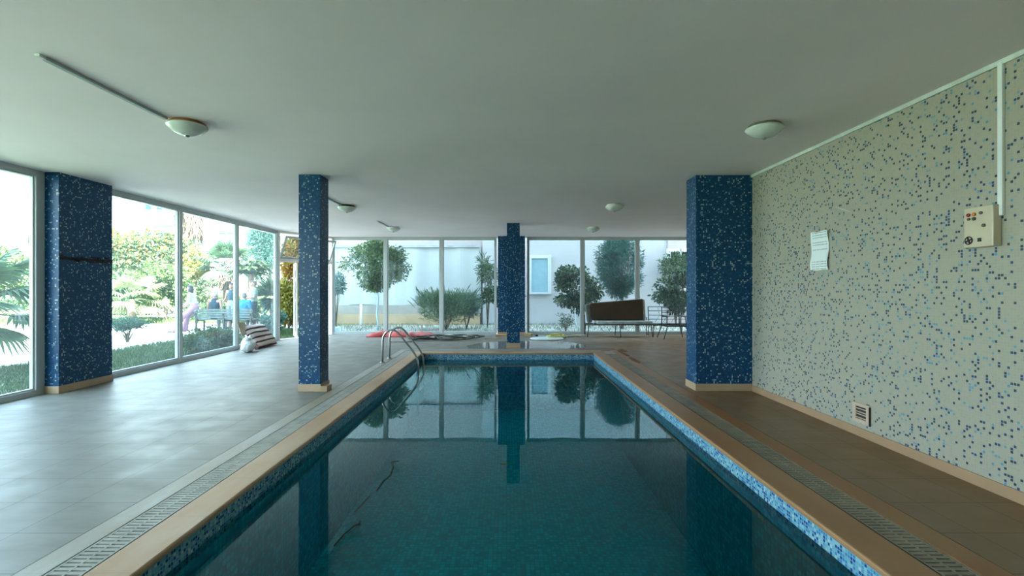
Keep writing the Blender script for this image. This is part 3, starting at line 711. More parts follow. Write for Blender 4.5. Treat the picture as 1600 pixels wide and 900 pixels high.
# sofa with brown cushions
def sofa_frame(t, x0, w, back=True, d=.62, sh=.37, bh=.86, mid=True, arms=True):
    """black tube sofa frame; local x 0..w, front at y=0, back at y=d"""
    r = .014
    mb = MB(); mb.box(0,0,sh-.03,w,.025,sh); mb.box(0,d-.025,sh-.03,w,d,sh); mb.box(0,0,sh-.03,.025,d,sh); mb.box(w-.025,0,sh-.03,w,d,sh)
    for k in range(1, 8): mb.box(.02+k*(w-.04)/8-.01, .02, sh-.022, .02+k*(w-.04)/8+.01, d-.02, sh-.008)
    mb.build('seat_frame', M_BLACK, t)
    for x in ([0.02, w/2, w-.02] if mid else [.02, w-.02]):
        for y, dy in ((.02,-.04), (d-.02,.04)):
            mb = MB(); mb.tube([(x, y, sh-.02), (x + (.03 if x > w/2 else -.03 if x < w/2 else (.02 if y < .1 else -.02)), y+dy, .0)], [r, r*.8], 8); mb.build('leg', M_BLACK, t, True)
    if back:
        mb = MB()
        for x in (.01, w-.01): mb.tube([(x, d-.02, sh-.02), (x, d+.06, bh)], r, 8)
        for k in range(4):
            f_ = (k+1)/4; mb.tube([(.01, d-.02+.08*f_, sh+(bh-sh)*f_), (w-.01, d-.02+.08*f_, sh+(bh-sh)*f_)], r*.6, 6)
        mb.build('back_frame', M_BLACK, t, True)
def cushion_box(t, name, m, x0, x1, y0, y1, z0, z1, tilt=0, bev=.03, skew=0):
    mb = MB(); w, d, h = x1-x0, y1-y0, z1-z0; n = 10; vs = []; 
    mb.box(-w/2,-d/2,0,w/2,d/2,h); 
    mb.v = [(x, y, z + (skew*(x/w+.5) if z > h*.5 else 0)) for x, y, z in mb.v]
    o = mb.build(name, m, t, True); b_ = o.modifiers.new('b','BEVEL'); b_.width = bev; b_.segments = 3
    o.location = ((x0+x1)/2, (y0+y1)/2, z0); o.rotation_euler = (tilt, 0, 0); return o
M_BROWN = mat('brown_leatherette', (.060,.034,.018), .45, var=.15, scale=3, bmp=.15)
M_TORN = mat('torn_grey_cloth', (.42,.46,.43), .9, var=.2, scale=9)
M_TORN2 = mat('grey_worn_cloth', (.13,.135,.12), .9, var=.2, scale=9)
M_FOAM = mat('beige_foam', (.36,.31,.24), .95, var=.2, scale=15)
sofa = thing('metal_sofa', 'black metal sofa with a tilted brown back cushion by the rear glazing', 'sofa', (2.36, 13.98, 0))
W_ = 1.87
sofa_frame(sofa, 0, W_, back=False, d=.55)
for q in ([(0,.52,0),(-.01,.55,.62)], [(W_,.52,.3),(W_,.55,.55)]):
    mb = MB(); mb.tube(q, .016, 8); mb.build('back_post', M_BLACK, sofa, True)
bc = cushion_box(sofa, 'back_cushion', M_BROWN, .14, 1.74, .36, .52, .46, .98, tilt=R(-10), bev=.035, skew=.13)
s2 = cushion_box(sofa, 'torn_cushion_side', M_TORN2, .06, .20, .34, .54, .39, .95, tilt=R(-8), bev=.04)
s2.rotation_euler = (R(-8), R(-7), 0)
s3 = cushion_box(sofa, 'worn_cushion_end', M_FOAM, 1.66, 1.80, .37, .54, .44, 1.09, tilt=R(-10), bev=.04)
cushion_box(sofa, 'seat_pad', M_TORN, .28, 1.9, .0, .5, .37, .46, bev=.03)
# bare sofa frame
bare = thing('metal_bench', 'bare black metal sofa frame without cushions, beside the brown sofa', 'sofa', (4.28, 14.02, 0))
sofa_frame(bare, 0, 1.75, True, d=.5, sh=.36, bh=.86, mid=False)
mb = MB()
for k in range(3): mb.tube([(.2+.25*k,.5,.4),(.35+.25*k,.53,.6),(.3+.28*k,.55,.84)], .006, 6)
mb.build('wire_braces', M_BLACK, bare, True)
arm = thing('metal_armchair', 'small black metal armchair frame with splayed legs in front of the bare sofa frame', 'armchair', (4.42, 13.32, 0))
def arm_chair(t, w=.60, d=.55, sh=.38):
    r = .014
    mb = MB(); mb.box(0,0,sh-.03,w,.03,sh); mb.box(0,d-.03,sh-.03,w,d,sh); mb.box(0,0,sh-.03,.03,d,sh); mb.box(w-.03,0,sh-.03,w,d,sh)
    for k in range(1, 6): mb.box(.02+k*(w-.04)/6-.015, .02, sh-.022, .02+k*(w-.04)/6+.015, d-.02, sh-.008)
    mb.build('seat_frame', M_BLACK, t)
    for x, sx in ((.05,-.12),(w-.05,.12)):
        for y, dy in ((.03,-.05),(d-.03,.05)):
            mb = MB(); mb.tube([(x, y, sh), (x+sx, y+dy, 0)], [r*1.1, r*.8], 8); mb.build('leg', M_BLACK, t, True)
        mb = MB(); mb.tube([(x+sx*.2, .03, sh), (x, .06, .63)], r, 8); mb.box(x-.025, .0, .62, x+.025, d, .645); mb.build('armrest', M_BLACK, t)
    mb = MB()
    for x in (.05, w-.05): mb.tube([(x, d-.02, sh), (x+.03, d+.08, .88)], r, 8)
    for z in (.6,.72,.86): mb.tube([(.06, d+.0+.08*(z-.38)/.5, z), (w-.03, d+.08*(z-.38)/.5, z)], r*.6, 6)
    mb.build('back_frame', M_BLACK, t, True)
arm_chair(arm)
# red sheets
def wavy_sheet(name, label, cat, x0, x1, y0, y1, th, m, nx=26, ny=10, amp=.03, taper=0, layers=1, z=.002):
    mb = MB(); 
    vs = []
    for s in (1, 0):
        for j in range(ny+1):
            for i in range(nx+1):
                u, v = i/nx, j/ny; hh = th*(1-taper*u)
                e = min(1, 6*min(u, 1-u, v, 1-v)+.35)
                n_ = noise.noise(Vector((u*5+x0, v*3+y0, 2)))*amp
                xx = x0+(x1-x0)*u + .05*noise.noise(Vector((v*3, x0, 1))); yy = y0+(y1-y0)*v + .08*noise.noise(Vector((u*3, y0, 5)))
                vs.append((xx, yy, z + (max(.004, (hh+n_)*e + .004*math.sin(v*40)) if s else 0)))
    K = (nx+1)*(ny+1); fs = []
    for j in range(ny):
        for i in range(nx):
            a = j*(nx+1)+i; fs.append((a, a+1, a+nx+2, a+nx+1)); fs.append((K+a, K+a+nx+1, K+a+nx+2, K+a+1))
    for i in range(nx): fs.append((i, K+i, K+i+1, i+1)); a = ny*(nx+1)+i; fs.append((a, a+1, K+a+1, K+a))
    for j in range(ny): a = j*(nx+1); fs.append((a, a+nx+1, K+a+nx+1, K+a)); a += nx; fs.append((a, K+a, K+a+nx+1, a+nx+1))
    mb.add(vs, fs); o = mb.build(name, m, None, True); tag(o, label, cat); return o
wavy_sheet('red_tarpaulin', 'folded red tarpaulin lying in front of the rear glazing', 'tarpaulin', -4.1, -2.95, 13.95, 14.6, .11, mat('red_sheet', (.52,.07,.06), .6, var=.15, scale=7), amp=.06)
wavy_sheet('red_mat', 'thinner red mat stretched out beside the red tarpaulin', 'mat', -2.93, -2.2, 13.9, 14.55, .10, mat('red_sheet2', (.50,.09,.08), .6, var=.15, scale=7), amp=.05)
wavy_sheet('cream_sheet', 'crumpled cream sheet under the black cable coils', 'sheet', -2.3, -.85, 13.3, 14.45, .05, mat('cream_cloth', (.50,.46,.33), .9, var=.12), amp=.03)
def coil(name, label, cx, cy, rx, ry, loops, r, m, seed):
    random.seed(seed); pts = []
    n = loops*20
    for k in range(n):
        a = 2*math.pi*k/20; lp_ = k/20; g = .78 + .28*math.sin(lp_*2.1+seed); q = k/n
        pts.append((cx + rx*g*math.cos(a) + .32*rx*math.sin(lp_*1.7+seed), cy + ry*g*math.sin(a) + .45*ry*math.cos(lp_*2.3), .045 + .03*q + .03*math.sin(a*1.5+lp_)))
    mb = MB(); mb.tube(pts, r, 7); o = mb.build(name, m, None, True); tag(o, label, 'cable coil', 'cable coils on the rear floor'); return o
M_RUB = mat('black_rubber', (.02,.025,.022), .5)
coil('cable_coil', 'smaller black cable coil, the one nearer the ladder', -2.35, 13.2, .42, .30, 5, .014, M_RUB, 1)
coil('cable_coil', 'wide tangled black cable coil nearer the rear pillar', -1.45, 13.5, .62, .42, 6, .016, M_RUB, 4)
mb = MB(); mb.tube([(-1.1+.42*math.cos(a/14*3.6-.8), 13.95+.26*math.sin(a/14*3.6-.8), .03+.02*math.sin(a)) for a in range(15)], .014, 7)
o = mb.build('loose_cable', M_RUB, None, True); tag(o, 'single loose loop of black cable behind the wide coil', 'cable')
mb = MB(); mb.tube([(-3.05,12.55,.02),(-2.7,12.5,.025),(-2.45,12.6,.02)], .012, 6); o = mb.build('brown_stick', M_BARK, None, True); tag(o, 'short dark stick on the floor in front of the smaller cable coil', 'stick')
# white round board with yellow heap
mb = MB(); mb.lathe([(.02,0),(.46,0),(.48,.012),(.47,.026),(.02,.03)], 40, Matrix.Translation((1.12,13.45,.002)) @ Matrix.Diagonal((1,.85,1,1)))
o = mb.build('round_board', mat('white_board', (.66,.72,.72), .35, var=.05)); tag(o, 'flat white round board on the floor beside the rear pillar', 'board')
mb = MB(); random.seed(9)
for k in range(7):
    pts = [(1.42+.30*math.cos(a*.6+k)*(1-.08*k) + .03*math.sin(a*3+k), 13.80+.16*math.sin(a*.6+k*1.3), .045+.012*k+.012*math.sin(a*2.1+k)) for a in range(14)]
    mb.tube(pts, .020, 6)
o = mb.build('yellow_rope_heap', mat('yellow_rope', (.62,.60,.20), .8, var=.2, scale=30, bmp=.3), None, True); tag(o, 'heap of pale yellow rope beside the white round board', 'rope')
o.location.z = -.015
mb = MB()
for k in range(3): mb.tube([(1.75+.12*k,13.95,.02),(1.95+.1*k,13.9+.05*k,.05),(2.15,14.05-.08*k,.02)], .016, 6)
o = mb.build('yellow_rope_end', mat('yellow_rope2', (.55,.56,.25), .8), None, True); tag(o, 'trailing end of yellow rope toward the sofa leg', 'rope')
M_CARD = mat('cardboard_brown', (.50,.30,.16), .9, var=.15)
def scrap(label, poly, loc, th=.02, m=M_CARD, rot=0):
    mb = MB(); mb.prism(poly, 0, th); o = mb.build('cardboard_scrap', m, None, loc=loc, bevel=.003); o.rotation_euler.z = rot; tag(o, label, 'cardboard'); return o
scrap('brown cardboard scrap on the floor, ladder side of the rear pillar', [(0,0),(.34,.04),(.36,.26),(.05,.3)], (-.33, 14.12, .002), .05)
scrap('long thin dark-tipped cardboard strip before the rear pillar', [(0,0),(.50,.03),(.5,.1),(.02,.09)], (-.62, 13.5, .002), .018)
scrap('folded tan cardboard at the sofa side of the rear pillar', [(0,0),(.20,-.05),(.26,.2),(.1,.3)], (.50, 14.02, .002), .10, mat('tan_cardboard', (.36,.27,.14), .9))
mb = MB(); mb.ell((0,0,.03),(.05,.04,.03)); o = mb.build('black_cap', M_BLACK, None, True, loc=(.88, 14.15, .002)); tag(o, 'small black cap on the floor behind the round board', 'cap')
mb = MB(); mb.prism([(0,0),(.34,-.02),(.36,.12),(.1,.16)], 0, .03); o = mb.build('pink_cloth', mat('pinkish_cloth', (.5,.38,.34), .9), None, loc=(2.02, 14.32, .002), bevel=.01); tag(o, 'small pinkish folded cloth near the sofa leg', 'cloth')
# broken tiles / mortar by the far right corner of the coping
M_MORT = mat('rust_mortar', (.26,.11,.05), .9, var=.3, scale=14, bmp=.6)
random.seed(5)
for i, (x0, y0, w_, l_) in enumerate([(1.55,11.18,1.0,.07),(2.50,10.0,.10,1.1),(2.46,9.1,.13,.75),(2.60,10.75,.12,.5)]):
    n = 16; poly = []
    for k in range(n):
        a = 2*math.pi*k/n; sg = lambda q: (abs(q)**.6)*(1 if q > 0 else -1)
        poly.append((w_/2*(1+sg(math.cos(a))*random.uniform(.75,1)), l_/2*(1+sg(math.sin(a))*random.uniform(.75,1))))
    mb = MB(); mb.prism(poly, 0, .008); o = mb.build('mortar_patch', M_MORT, None, loc=(x0, y0, .001))
    tag(o, ['rust-brown broken mortar streak along the far edge of the pool surround', 'long rust-brown mortar gap beside the far corner of the pool', 'nearer rust-brown mortar gap along the pool surround', 'small rust-brown patch at the far outer corner of the pool'][i], 'mortar patch', 'broken mortar patches by the pool corner')
mb = MB(); mb.prism([(0,0),(.22,-.03),(.25,.42),(.04,.45)], 0, .012); o = mb.build('loose_stone_slab', M_STRIPL, None, loc=(2.12, 10.3, .004), bevel=.003); tag(o, 'pale loose stone slab lying on the far corner of the coping', 'stone slab')
# wet floor
M_WET, _t, _b = nt('wet_film'); _b.inputs['Base Color'].default_value = (.27,.245,.21,1); _b.inputs['Roughness'].default_value = .05
mb = MB(); random.seed(8)
poly = [(-.9,11.35),(.1,11.25),(1.2,11.22),(1.75,11.4),(1.95,11.8),(1.9,12.3),(1.65,12.7),(1.3,12.9),(.7,13.0),(0,12.9),(-.7,12.5),(-1.0,11.9)]
mb.prism(poly, .0005, .0025); o = mb.build('puddle', M_WET); tag(o, 'thin puddle on the floor tiles around the foot of the small far pillar', 'puddle')

# ================================================================== OUTSIDE
M_GROUND, _t, _b = nt('garden_ground')
_c = ramp(_t, noise_(_t, 1.6, 6), [(.3,(.16,.19,.11)),(.5,(.20,.25,.14)),(.7,(.30,.32,.24))])
_t.links.new(_c, _b.inputs['Base Color']); _b.inputs['Roughness'].default_value = .95; bump(_t, _b, noise_(_t, 20, 4), .6, .03)
ZG = -.1
g = MB(); g.box(-120, -40, -.4, XL-.15, 110, ZG); struct('ground', g, M_GROUND)
g = MB(); g.box(XL-.15, YR+.15, -.4, 60, 110, ZG); struct('ground_courtyard', g, mat('pale_dirt', (.38,.35,.29), .95, var=.2, scale=1.5, bmp=.5))
M_PATH = mat('light_paving', (.55,.53,.52), .8, var=.08, scale=2)
g = MB(); g.prism([(-30,4),(-9.5,9.5),(-8.9,14.6),(-7.6,18.6),(-6.6,22),(-9.5,22.2),(-11.5,20.2),(-18,17.6),(-40,15.5)], ZG, ZG+.02); struct('path', g, M_PATH)
g = MB(); g.prism([(-60,24),(-12,25.5),(-6,27),(-6,27.9),(-12,26.6),(-60,25.6)], ZG, ZG+.02); struct('path_far', g, M_PATH)
g = MB(); g.box(-6.2, YR+.15, ZG, 12, YR+.75, -.03); struct('sill_ledge', g, M_PATH)
# lawn
n = 62000
xs = RNG.uniform(-12.0, XL-.12, n); ys = RNG.uniform(2.0, 17.5, n)
on_path = ((xs < -9.2) & (ys < 14.6) & (ys > 9.5+(-9.5-xs)*-.27)) | (xs + ys*.33 < -6.2) & (ys > 14.2)
k = ~((xs < -9.4)) | (RNG.uniform(size=n) < .0)
k = k & ~((ys > 14.0) & (xs < -8.6))
xs, ys = xs[k], ys[k]
cs = np.stack([xs, ys, np.full(len(xs), ZG)], 1); ds = np.stack([RNG.normal(size=len(xs))*.45, RNG.normal(size=len(xs))*.45, np.ones(len(xs))], 1)
o = leaf_mesh('grass', L_GRASS, cs, ds, .12, .012, None); tag(o, 'rough shaded grass strip outside the garden glazing', 'grass', kind='stuff')
n = 5000; xs = RNG.uniform(-7, 9, n); ys = RNG.uniform(YR+.8, 20.0, n); kk = RNG.uniform(size=n) < np.where(ys > 17.6, 1, .45); xs, ys = xs[kk], ys[kk]
cs = np.stack([xs, ys, np.full(len(xs), ZG)], 1); ds = np.stack([RNG.normal(size=len(xs))*.5, RNG.normal(size=len(xs))*.5, np.ones(len(xs))], 1)
o = leaf_mesh('weeds', leafmat('dry_weeds', [(.20,.32,.15),(.30,.38,.2),(.42,.44,.28)]), cs, ds, .13, .012, None); tag(o, 'weeds and thin grass in the courtyard behind the rear glazing', 'weeds', kind='stuff')
n = 9000; xs = RNG.uniform(-24, -11.5, n); ys = RNG.uniform(20.5, 24.0, n)
cs = np.stack([xs, ys, np.full(n, ZG)], 1); ds = np.stack([RNG.normal(size=n)*.45, RNG.normal(size=n)*.45, np.ones(n)], 1)
o = leaf_mesh('far_grass', L_LIGHT, cs, ds, .16, .03, None); tag(o, 'sunlit lawn beyond the garden path', 'grass', kind='stuff')

# ---- rear neighbour building
nb_ = thing('neighbour_building', 'pale house behind the courtyard with a long blue-white screen and shuttered window', 'building', (0, 19.9, ZG))
M_HW = mat('pale_render', (.40,.385,.395), .85, var=.04, scale=1.2); M_HP = mat('pinkish_render', (.38,.32,.31), .85, var=.04)
M_SCR = mat('blue_white_screen', (.38,.39,.385), .6, var=.04, scale=.6); M_TAN = mat('tan_plinth', (.42,.29,.17), .85, var=.08, scale=2); M_BEI = mat('beige_low_wall', (.30,.27,.24), .85, var=.08, scale=2)
D = 19.9
mb = MB(); mb.box(-1.0, 0, 0, 6.65, 3, 9.5); mb.build('wall', M_HW, nb_)
mb = MB(); mb.box(-9.5, .25, 0, -1.0, 3, 9.5); mb.build('wall', M_HP, nb_)
mb = MB(); mb.box(6.65, -.05, 0, 14, 3, 9.5); mb.build('wall', M_HP, nb_)
mb = MB()
nx = 60
for i in range(nx):
    x0 = -9.0 + 7.85*i/nx; x1 = -9.0 + 7.85*(i+1)/nx; y0 = .10+.018*math.sin(i*.9)+.02*math.sin(i*.31); y1 = .10+.018*math.sin((i+1)*.9)+.02*math.sin((i+1)*.31)
    zb0 = .82+.03*math.sin(i*.35); zb1 = .82+.03*math.sin((i+1)*.35)
    mb.add([(x0,y0,zb0),(x1,y1,zb1),(x1,y1,3.22),(x0,y0,3.22),(x0,y0+.02,zb0),(x1,y1+.02,zb1),(x1,y1+.02,3.22),(x0,y0+.02,3.22)], [(0,1,2,3),(7,6,5,4),(0,4,5,1),(3,2,6,7)])
mb.build('hanging_screen', M_SCR, nb_)
mb = MB(); mb.box(-9.0,.02,3.22,-1.1,.14,3.30); mb.box(-1.14,.02,.5,-1.08,.14,3.22); mb.build('screen_rail', mat('grey_rail', (.30,.33,.34), .6), nb_)
mb = MB(); mb.box(-9.5, .06, 0, -1.12, .24, .82); mb.build('low_wall', M_BEI, nb_)
mb = MB(); mb.box(-9.5, -.10, 0, -1.12, .05, .44); mb.build('plinth', M_TAN, nb_)
for (xa, xb, ya, yb_, nm) in ((px(829,D), px(861,D), pz(398,D), pz(459,D), 'w'), (px(1045,D), px(1080,D), pz(388,D), pz(432,D), 'v')):
    z1, z0 = ya-ZG, yb_-ZG
    mb = MB(); e = .14
    mb.box(xa-.1,-.10,z0,xa+e-.1,0,z1); mb.box(xb-e,-.10,z0,xb,0,z1); mb.box(xa+e-.1,-.10,z1-e,xb-e,0,z1); mb.box(xa+e-.1,-.10,z0,xb-e,0,z0+e*.6)
    if nm == 'v': mb.box((xa+xb)/2-.02,-.1,z0,(xa+xb)/2+.02,0,z1)
    wf = mb.build('window', mat('white_window_frame', (.50,.52,.53), .5, var=.03), nb_)
    mb = MB(); mb.box(xa+.02,-.05,z0+.05,xb-e+.02,-.02,z1-e+.02); mb.build('shutter' if nm == 'w' else 'pane', mat('blue_shutter', (.22,.36,.42), .5, var=.05) if nm == 'w' else mat('dull_pane', (.17,.21,.20), .3), wf)
mb = MB(); mb.tube([(0,0,0),(0,0,.88)], .05, 10); o = mb.build('white_post', M_WHITE, None, True, loc=(px(564,19.4), 19.4, ZG)); tag(o, 'short white post before the beige courtyard wall', 'post')
mb = MB(); mb.box(px(518,15.1),15.02,-.03,px(530.5,15.1),15.25,.20)
for k in range(4): mb.box(px(518,15.1)-.004,15.0,.0+.05*k,px(530.5,15.1)+.004,15.02,.028+.05*k)
o = mb.build('slatted_crate', mat('grey_crate', (.48,.56,.56), .5)); tag(o, 'small grey slatted crate outside the rear glazing by the door', 'crate')

# ---- courtyard trees
def cz_(y, d): return pz(y, d) - ZG
t = tree('citrus_tree', 'round tree on a thin pale trunk in front of the blue-white screen', 'tree', (px(590,17.3),17.3,ZG), cz_(455,17.3), .032, (1.3,1.1,1.0), cz_(414,17.3), 6500, .13, .05, L_LIGHT if False else leafmat('orange_tree_leaf', [(.05,.13,.05),(.08,.19,.06),(.16,.28,.07),(.30,.40,.08)]), M_PALEBARK, 40, fill=.26)
bush('feathery_shrub', 'wide feathery shrub with fine upright shoots before the screen', (px(697,17.6),17.6,ZG), (1.2,.9,.75), .82, 3600, .17, .022, leafmat('feathery_leaf', [(.12,.25,.12),(.19,.36,.16),(.34,.46,.18)]), stems=9, droop=-.9, nclus=16)
bush('blue_green_shrub', 'low blue-green conifer shrub tucked beside the feathery shrub', (px(729,17.9),17.9,ZG), (.62,.5,.5), .82, 3000, .14, .02, L_CYP, stems=6, droop=-.5)
tree('citrus_tree', 'dark leafy citrus tree partly hidden behind the rear pillar', 'tree', (px(783,17.0),17.0,ZG), cz_(482,17.0), .03, (.85,.6,.44), cz_(462,17.0), 1700, .13, .055, L_CITRUS, M_WBARK, 22, fill=.30)
bush('spiky_plant', 'spiky-leaved plant at the corner of the screen', (px(762,18.6),18.6,ZG), (.45,.45,.75), cz_(420,18.6), 420, .28, .035, L_MID, droop=.2, cat='plant')
tree('citrus_tree', 'glossy dark citrus tree with bright yellow top leaves before the shuttered wall', 'tree', (px(903,16.6),16.6,ZG), cz_(478,16.6), .035, (.98,.8,.86), cz_(449,16.6), 3400, .13, .06, L_CITRUS, M_WBARK, 34, lean=(-.08,0), fill=.26, crown2=(L_YELL, 90, .1, .045))
tree('citrus_tree', 'citrus tree with large drooping leaves behind the bare sofa frame', 'tree', (px(1064,16.4),16.4,ZG), cz_(482,16.4), .035, (.95,.8,.85), cz_(452,16.4), 2600, .15, .075, L_CITRUS, M_BARK, 30, fill=.28, crown2=(L_LIGHT, 260, .13, .06))
tree('round_cypress', 'large round blue-green conifer behind the brown sofa', 'tree', (px(972,18.0),18.0,ZG), cz_(462,18), .06, (1.08,.95,1.22), cz_(416,18), 15000, .15, .022, L_CYP, M_BARK, 52, fill=.28, droop=.0)
bush('small_shrub', 'sparse bluish shrub at the far end of the rear glazing by the door', (px(524,17.2),17.2,ZG), (.42,.4,.55), cz_(446,17.2), 700, .12, .05, L_CYP)
bush('seedling', 'thin seedling sprouting below the yellow-topped citrus tree', (px(884,17.0),17.0,ZG), (.4,.25,.3), .36, 260, .1, .03, L_MID, stems=5, cat='plant')
bush('climbing_plant', 'light climbing foliage before the pinkish house window', (px(1056,19.3),19.3,ZG), (.7,.3,.9), cz_(420,19.3), 1700, .12, .05, L_MID, cat='plant')

fs_ = [o for o in C.objects if o.name == 'feathery_shrub'][0]
n = 420; a_ = RNG.uniform(-1, 1, n); q_ = RNG.uniform(.2, 1, n)
cs = np.stack([a_*1.15*q_, RNG.uniform(-.4,.4,n), .75+RNG.uniform(0,.55,n)*q_], 1); ds = np.stack([a_*.8, RNG.normal(size=n)*.2, np.ones(n)*.9], 1)
leaf_mesh('upright_shoots', leafmat('shoot_leaf', [(.11,.22,.13),(.2,.33,.16)]), cs, ds, .42, .022, fs_)

# ---- door view
bush('yellow_shrub', 'tall yellow-green shrub seen through the open doorway', (px(451,17.2),17.2,ZG), (.48,.5,1.05), 1.0, 3600, .14, .06, L_YELL)
bush('orange_shrub', 'orange-leaved climber rising above the yellow-green shrub', (px(459,18.6),18.6,ZG), (.5,.5,1.4), 2.6, 3000, .15, .07, L_ORANGE)

# ---- left garden
fan_palm('fan_palm', 'big fan palm close outside the first garden pane', (-9.95, 8.55, ZG), 1.05, .14, 20, .95, .75, L_PALM, skirt=False, nb=26, elev=(-12, 70), seed=4)
fan_palm('fan_palm', 'young fan palm with pale drooping leaves beside the wide pillar', (px(206,20.5), 20.5, ZG), 1.05, .14, 13, .75, .78, L_PALE, skirt=False, elev=(-25, 60), seed=12)
fan_palm('fan_palm', 'fan palm with shaggy brown trunk behind the bench', (px(354,24.5), 24.5, ZG), 2.55, .16, 22, .9, .85, L_PALM, nb=20, elev=(-15, 75), seed=6)
feather_palm('feather_palm', 'arching feather palm behind the standing man', (px(392,23), 23, ZG), 2.2, .14, 22, 1.5, L_MID, seed=3)
feather_palm('tall_palm', 'tall palm rising above the window head before the apartments', (px(296,34), 34, ZG), 8.2, .33, 26, 2.4, L_PALM, seed=8)
n = 900; aa = RNG.uniform(0, 2*np.pi, n); hh = RNG.uniform(6.2, 8.0, n)
tp = [o for o in C.objects if o.name == 'tall_palm'][0]
leaf_mesh('dry_skirt', L_DRY, np.stack([np.cos(aa)*.4, np.sin(aa)*.4, hh], 1), np.stack([np.cos(aa)*.3, np.sin(aa)*.3, -np.ones(n)], 1), 1.5, .09, tp)
tree('flame_tree', 'broad tree dotted with orange blossoms', 'tree', (px(222,26),26,ZG), 2.5, .10, (2.5,1.8,1.15), 3.55, 6500, .22, .10, L_FLAME, nclus=20, crown2_name='blossoms', crown2=(L_ORANGE, 1500, .2, .12))
tree('leafy_tree', 'light green leafy tree below the orange-blossomed one', 'tree', (px(246,22.5),22.5,ZG), 1.0, .07, (1.45,1.2,1.15), 1.75, 6000, .16, .08, L_LIGHT, nclus=16)
tree('yellow_tree', 'small yellow-leaved tree behind the dark-haired woman', 'tree', (px(304,25),25,ZG), 2.1, .06, (.75,.7,1.0), 2.95, 2400, .18, .08, L_YELL, nclus=10)
bush('pink_oleander', 'pink-flowered shrub farther behind the dark-haired woman', (px(302,28),28,ZG), (1.0,.8,.9), 1.6, 2200, .16, .07, L_PINK)
bush('pink_oleander', 'pink-flowered shrub on the lawn left of the brown palm trunk', (px(334,29),29,ZG), (.8,.7,.5), 1.9, 900, .14, .07, L_PINK)
tree('blue_conifer', 'dense bluish conifer beyond the last garden pane', 'tree', (px(422,30),30,ZG), 2.6, .12, (1.35,1.1,1.7), 4.3, 9000, .22, .04, L_CYP, nclus=20, fill=.45)
tree('pale_tree', 'pale airy tree beside the bluish conifer', 'tree', (px(398,34),34,ZG), 2.8, .09, (.9,.9,1.7), 4.2, 1800, .18, .08, L_LIGHT, nclus=12)
bush('clipped_bush', 'flat-topped dark bush on bare crooked stems beside the wide pillar', (px(199,13.4),13.4,ZG), (.52,.45,.26), .50, 4200, .055, .022, leafmat('dark_teal_leaf', [(.04,.14,.09),(.07,.2,.12),(.12,.27,.15)]), stems=9, nclus=9)
for i, (xp, d, s) in enumerate(((318,11.7,1.0), (347,12.1,.85), (306,10.9,.75))):
    bush('leafy_weed', ['leafy green plant growing against the pane under the bench middle', 'leafy plant against the pane nearest the mullion before the blue-shirted sitter', 'shorter leafy plant against the pane below the dark-haired woman'][i], (px(xp,d), d, ZG), (.5*s,.4*s,.36*s), .36*s, int(1500*s), .085, .035, L_MID, droop=-.2)
# yucca
yu = thing('yucca', 'spiky yucca with blue-green lower leaves by the last garden pane', 'yucca', (px(423,19.2), 19.2, ZG))
mb = MB(); mb.tube([(0,0,0),(.03,0,.5),(0,0,1.1)], [.08,.07,.06], 8); mb.build('trunk', M_BARK, yu, True)
n = 420; u = RNG.normal(size=(n,3)); u[:,2] = np.abs(u[:,2])*1.1-.1; u /= np.linalg.norm(u,axis=1)[:,None]
leaf_mesh('leaves', L_PALM, np.tile([0,0,1.25],(n,1)) + u*.05, u, .62, .05, yu)
n = 260; u = RNG.normal(size=(n,3)); u[:,2] = -np.abs(u[:,2])*.8; u /= np.linalg.norm(u,axis=1)[:,None]
leaf_mesh('leaves', L_AGAVE, np.tile([0.12,0,1.1],(n,1)) + u*.05, u, .55, .08, yu)
bush('teal_shrub', 'low bluish shrub at the foot of the yucca', (px(425,15.4), 15.4, ZG), (.4,.4,.42), .42, 1500, .1, .05, L_CYP)
# hedges
for i, (xa, xb, d, h, lm, lab) in enumerate(((-19.5,-10.5,29.5,.95,L_LIGHT,'clipped light hedge running behind the lawn'), (-34,-20,27.0,.9,L_MID,'darker hedge beyond the wide pillar'), (-14.5,-11.4,21.8,.75,L_MID,'leafy flower bed edge directly behind the bench people'))):
    t = thing('hedge', lab, 'hedge', ((xa+xb)/2, d, ZG)); n = int((xb-xa)*(900 if i < 2 else 1100))
    hx = (xb-xa)/2; cs = np.stack([RNG.uniform(-hx,hx,n), RNG.uniform(-.45,.45,n), RNG.uniform(0,1,n)**.6*h], 1); ds = RNG.normal(size=(n,3)); ds[:,2] += .4
    leaf_mesh('foliage', lm, cs, ds, .17, .08, t)
    mb = MB(); mb.box(-hx+.1,-.3,0,hx-.1,.3,h*.8); mb.build('inner_branches', mat('hedge_core%d' % i, (.05,.09,.04), 1), t)
tree('park_tree', 'rounded green tree far beyond the first garden pane', 'tree', (-32,29.5,ZG), 1.3, .15, (2.6,2,1.6), 2.3, 4200, .3, .14, L_LIGHT, nclus=16)
tree('park_tree', 'rounded green tree far off between the palm and the wide pillar', 'tree', (-25.2,30.6,ZG), 1.3, .15, (2.4,2,1.5), 2.1, 4200, .3, .14, L_MID, nclus=16)
# low kerb rail
mb = MB(); mb.box(-22,0,0,0,.18,.16); o = mb.build('timber_edging', M_BARK, None, loc=(-12.6+.0, 24.6, .12)); tag(o, 'dark low timber rail along the far edge of the lawn', 'rail')
# lantern post
lp = thing('garden_lantern', 'short dark garden post with a small pale lantern house on top', 'lantern', (px(259,21.3), 21.3, ZG))
mb = MB(); mb.box(-.055,-.055,0,.055,.055,.78); mb.build('post', M_BARK, lp, bevel=.008)
mb = MB(); mb.box(-.10,-.10,.78,.10,.10,.96); mb.build('lantern_body', mat('pale_pink_lantern', (.8,.68,.68), .5), lp, bevel=.01)
mb = MB(); mb.lathe([(.17,.96),(.03,1.09),(.01,1.12)], 4); mb.build('lantern_roof', M_WHITE, lp)
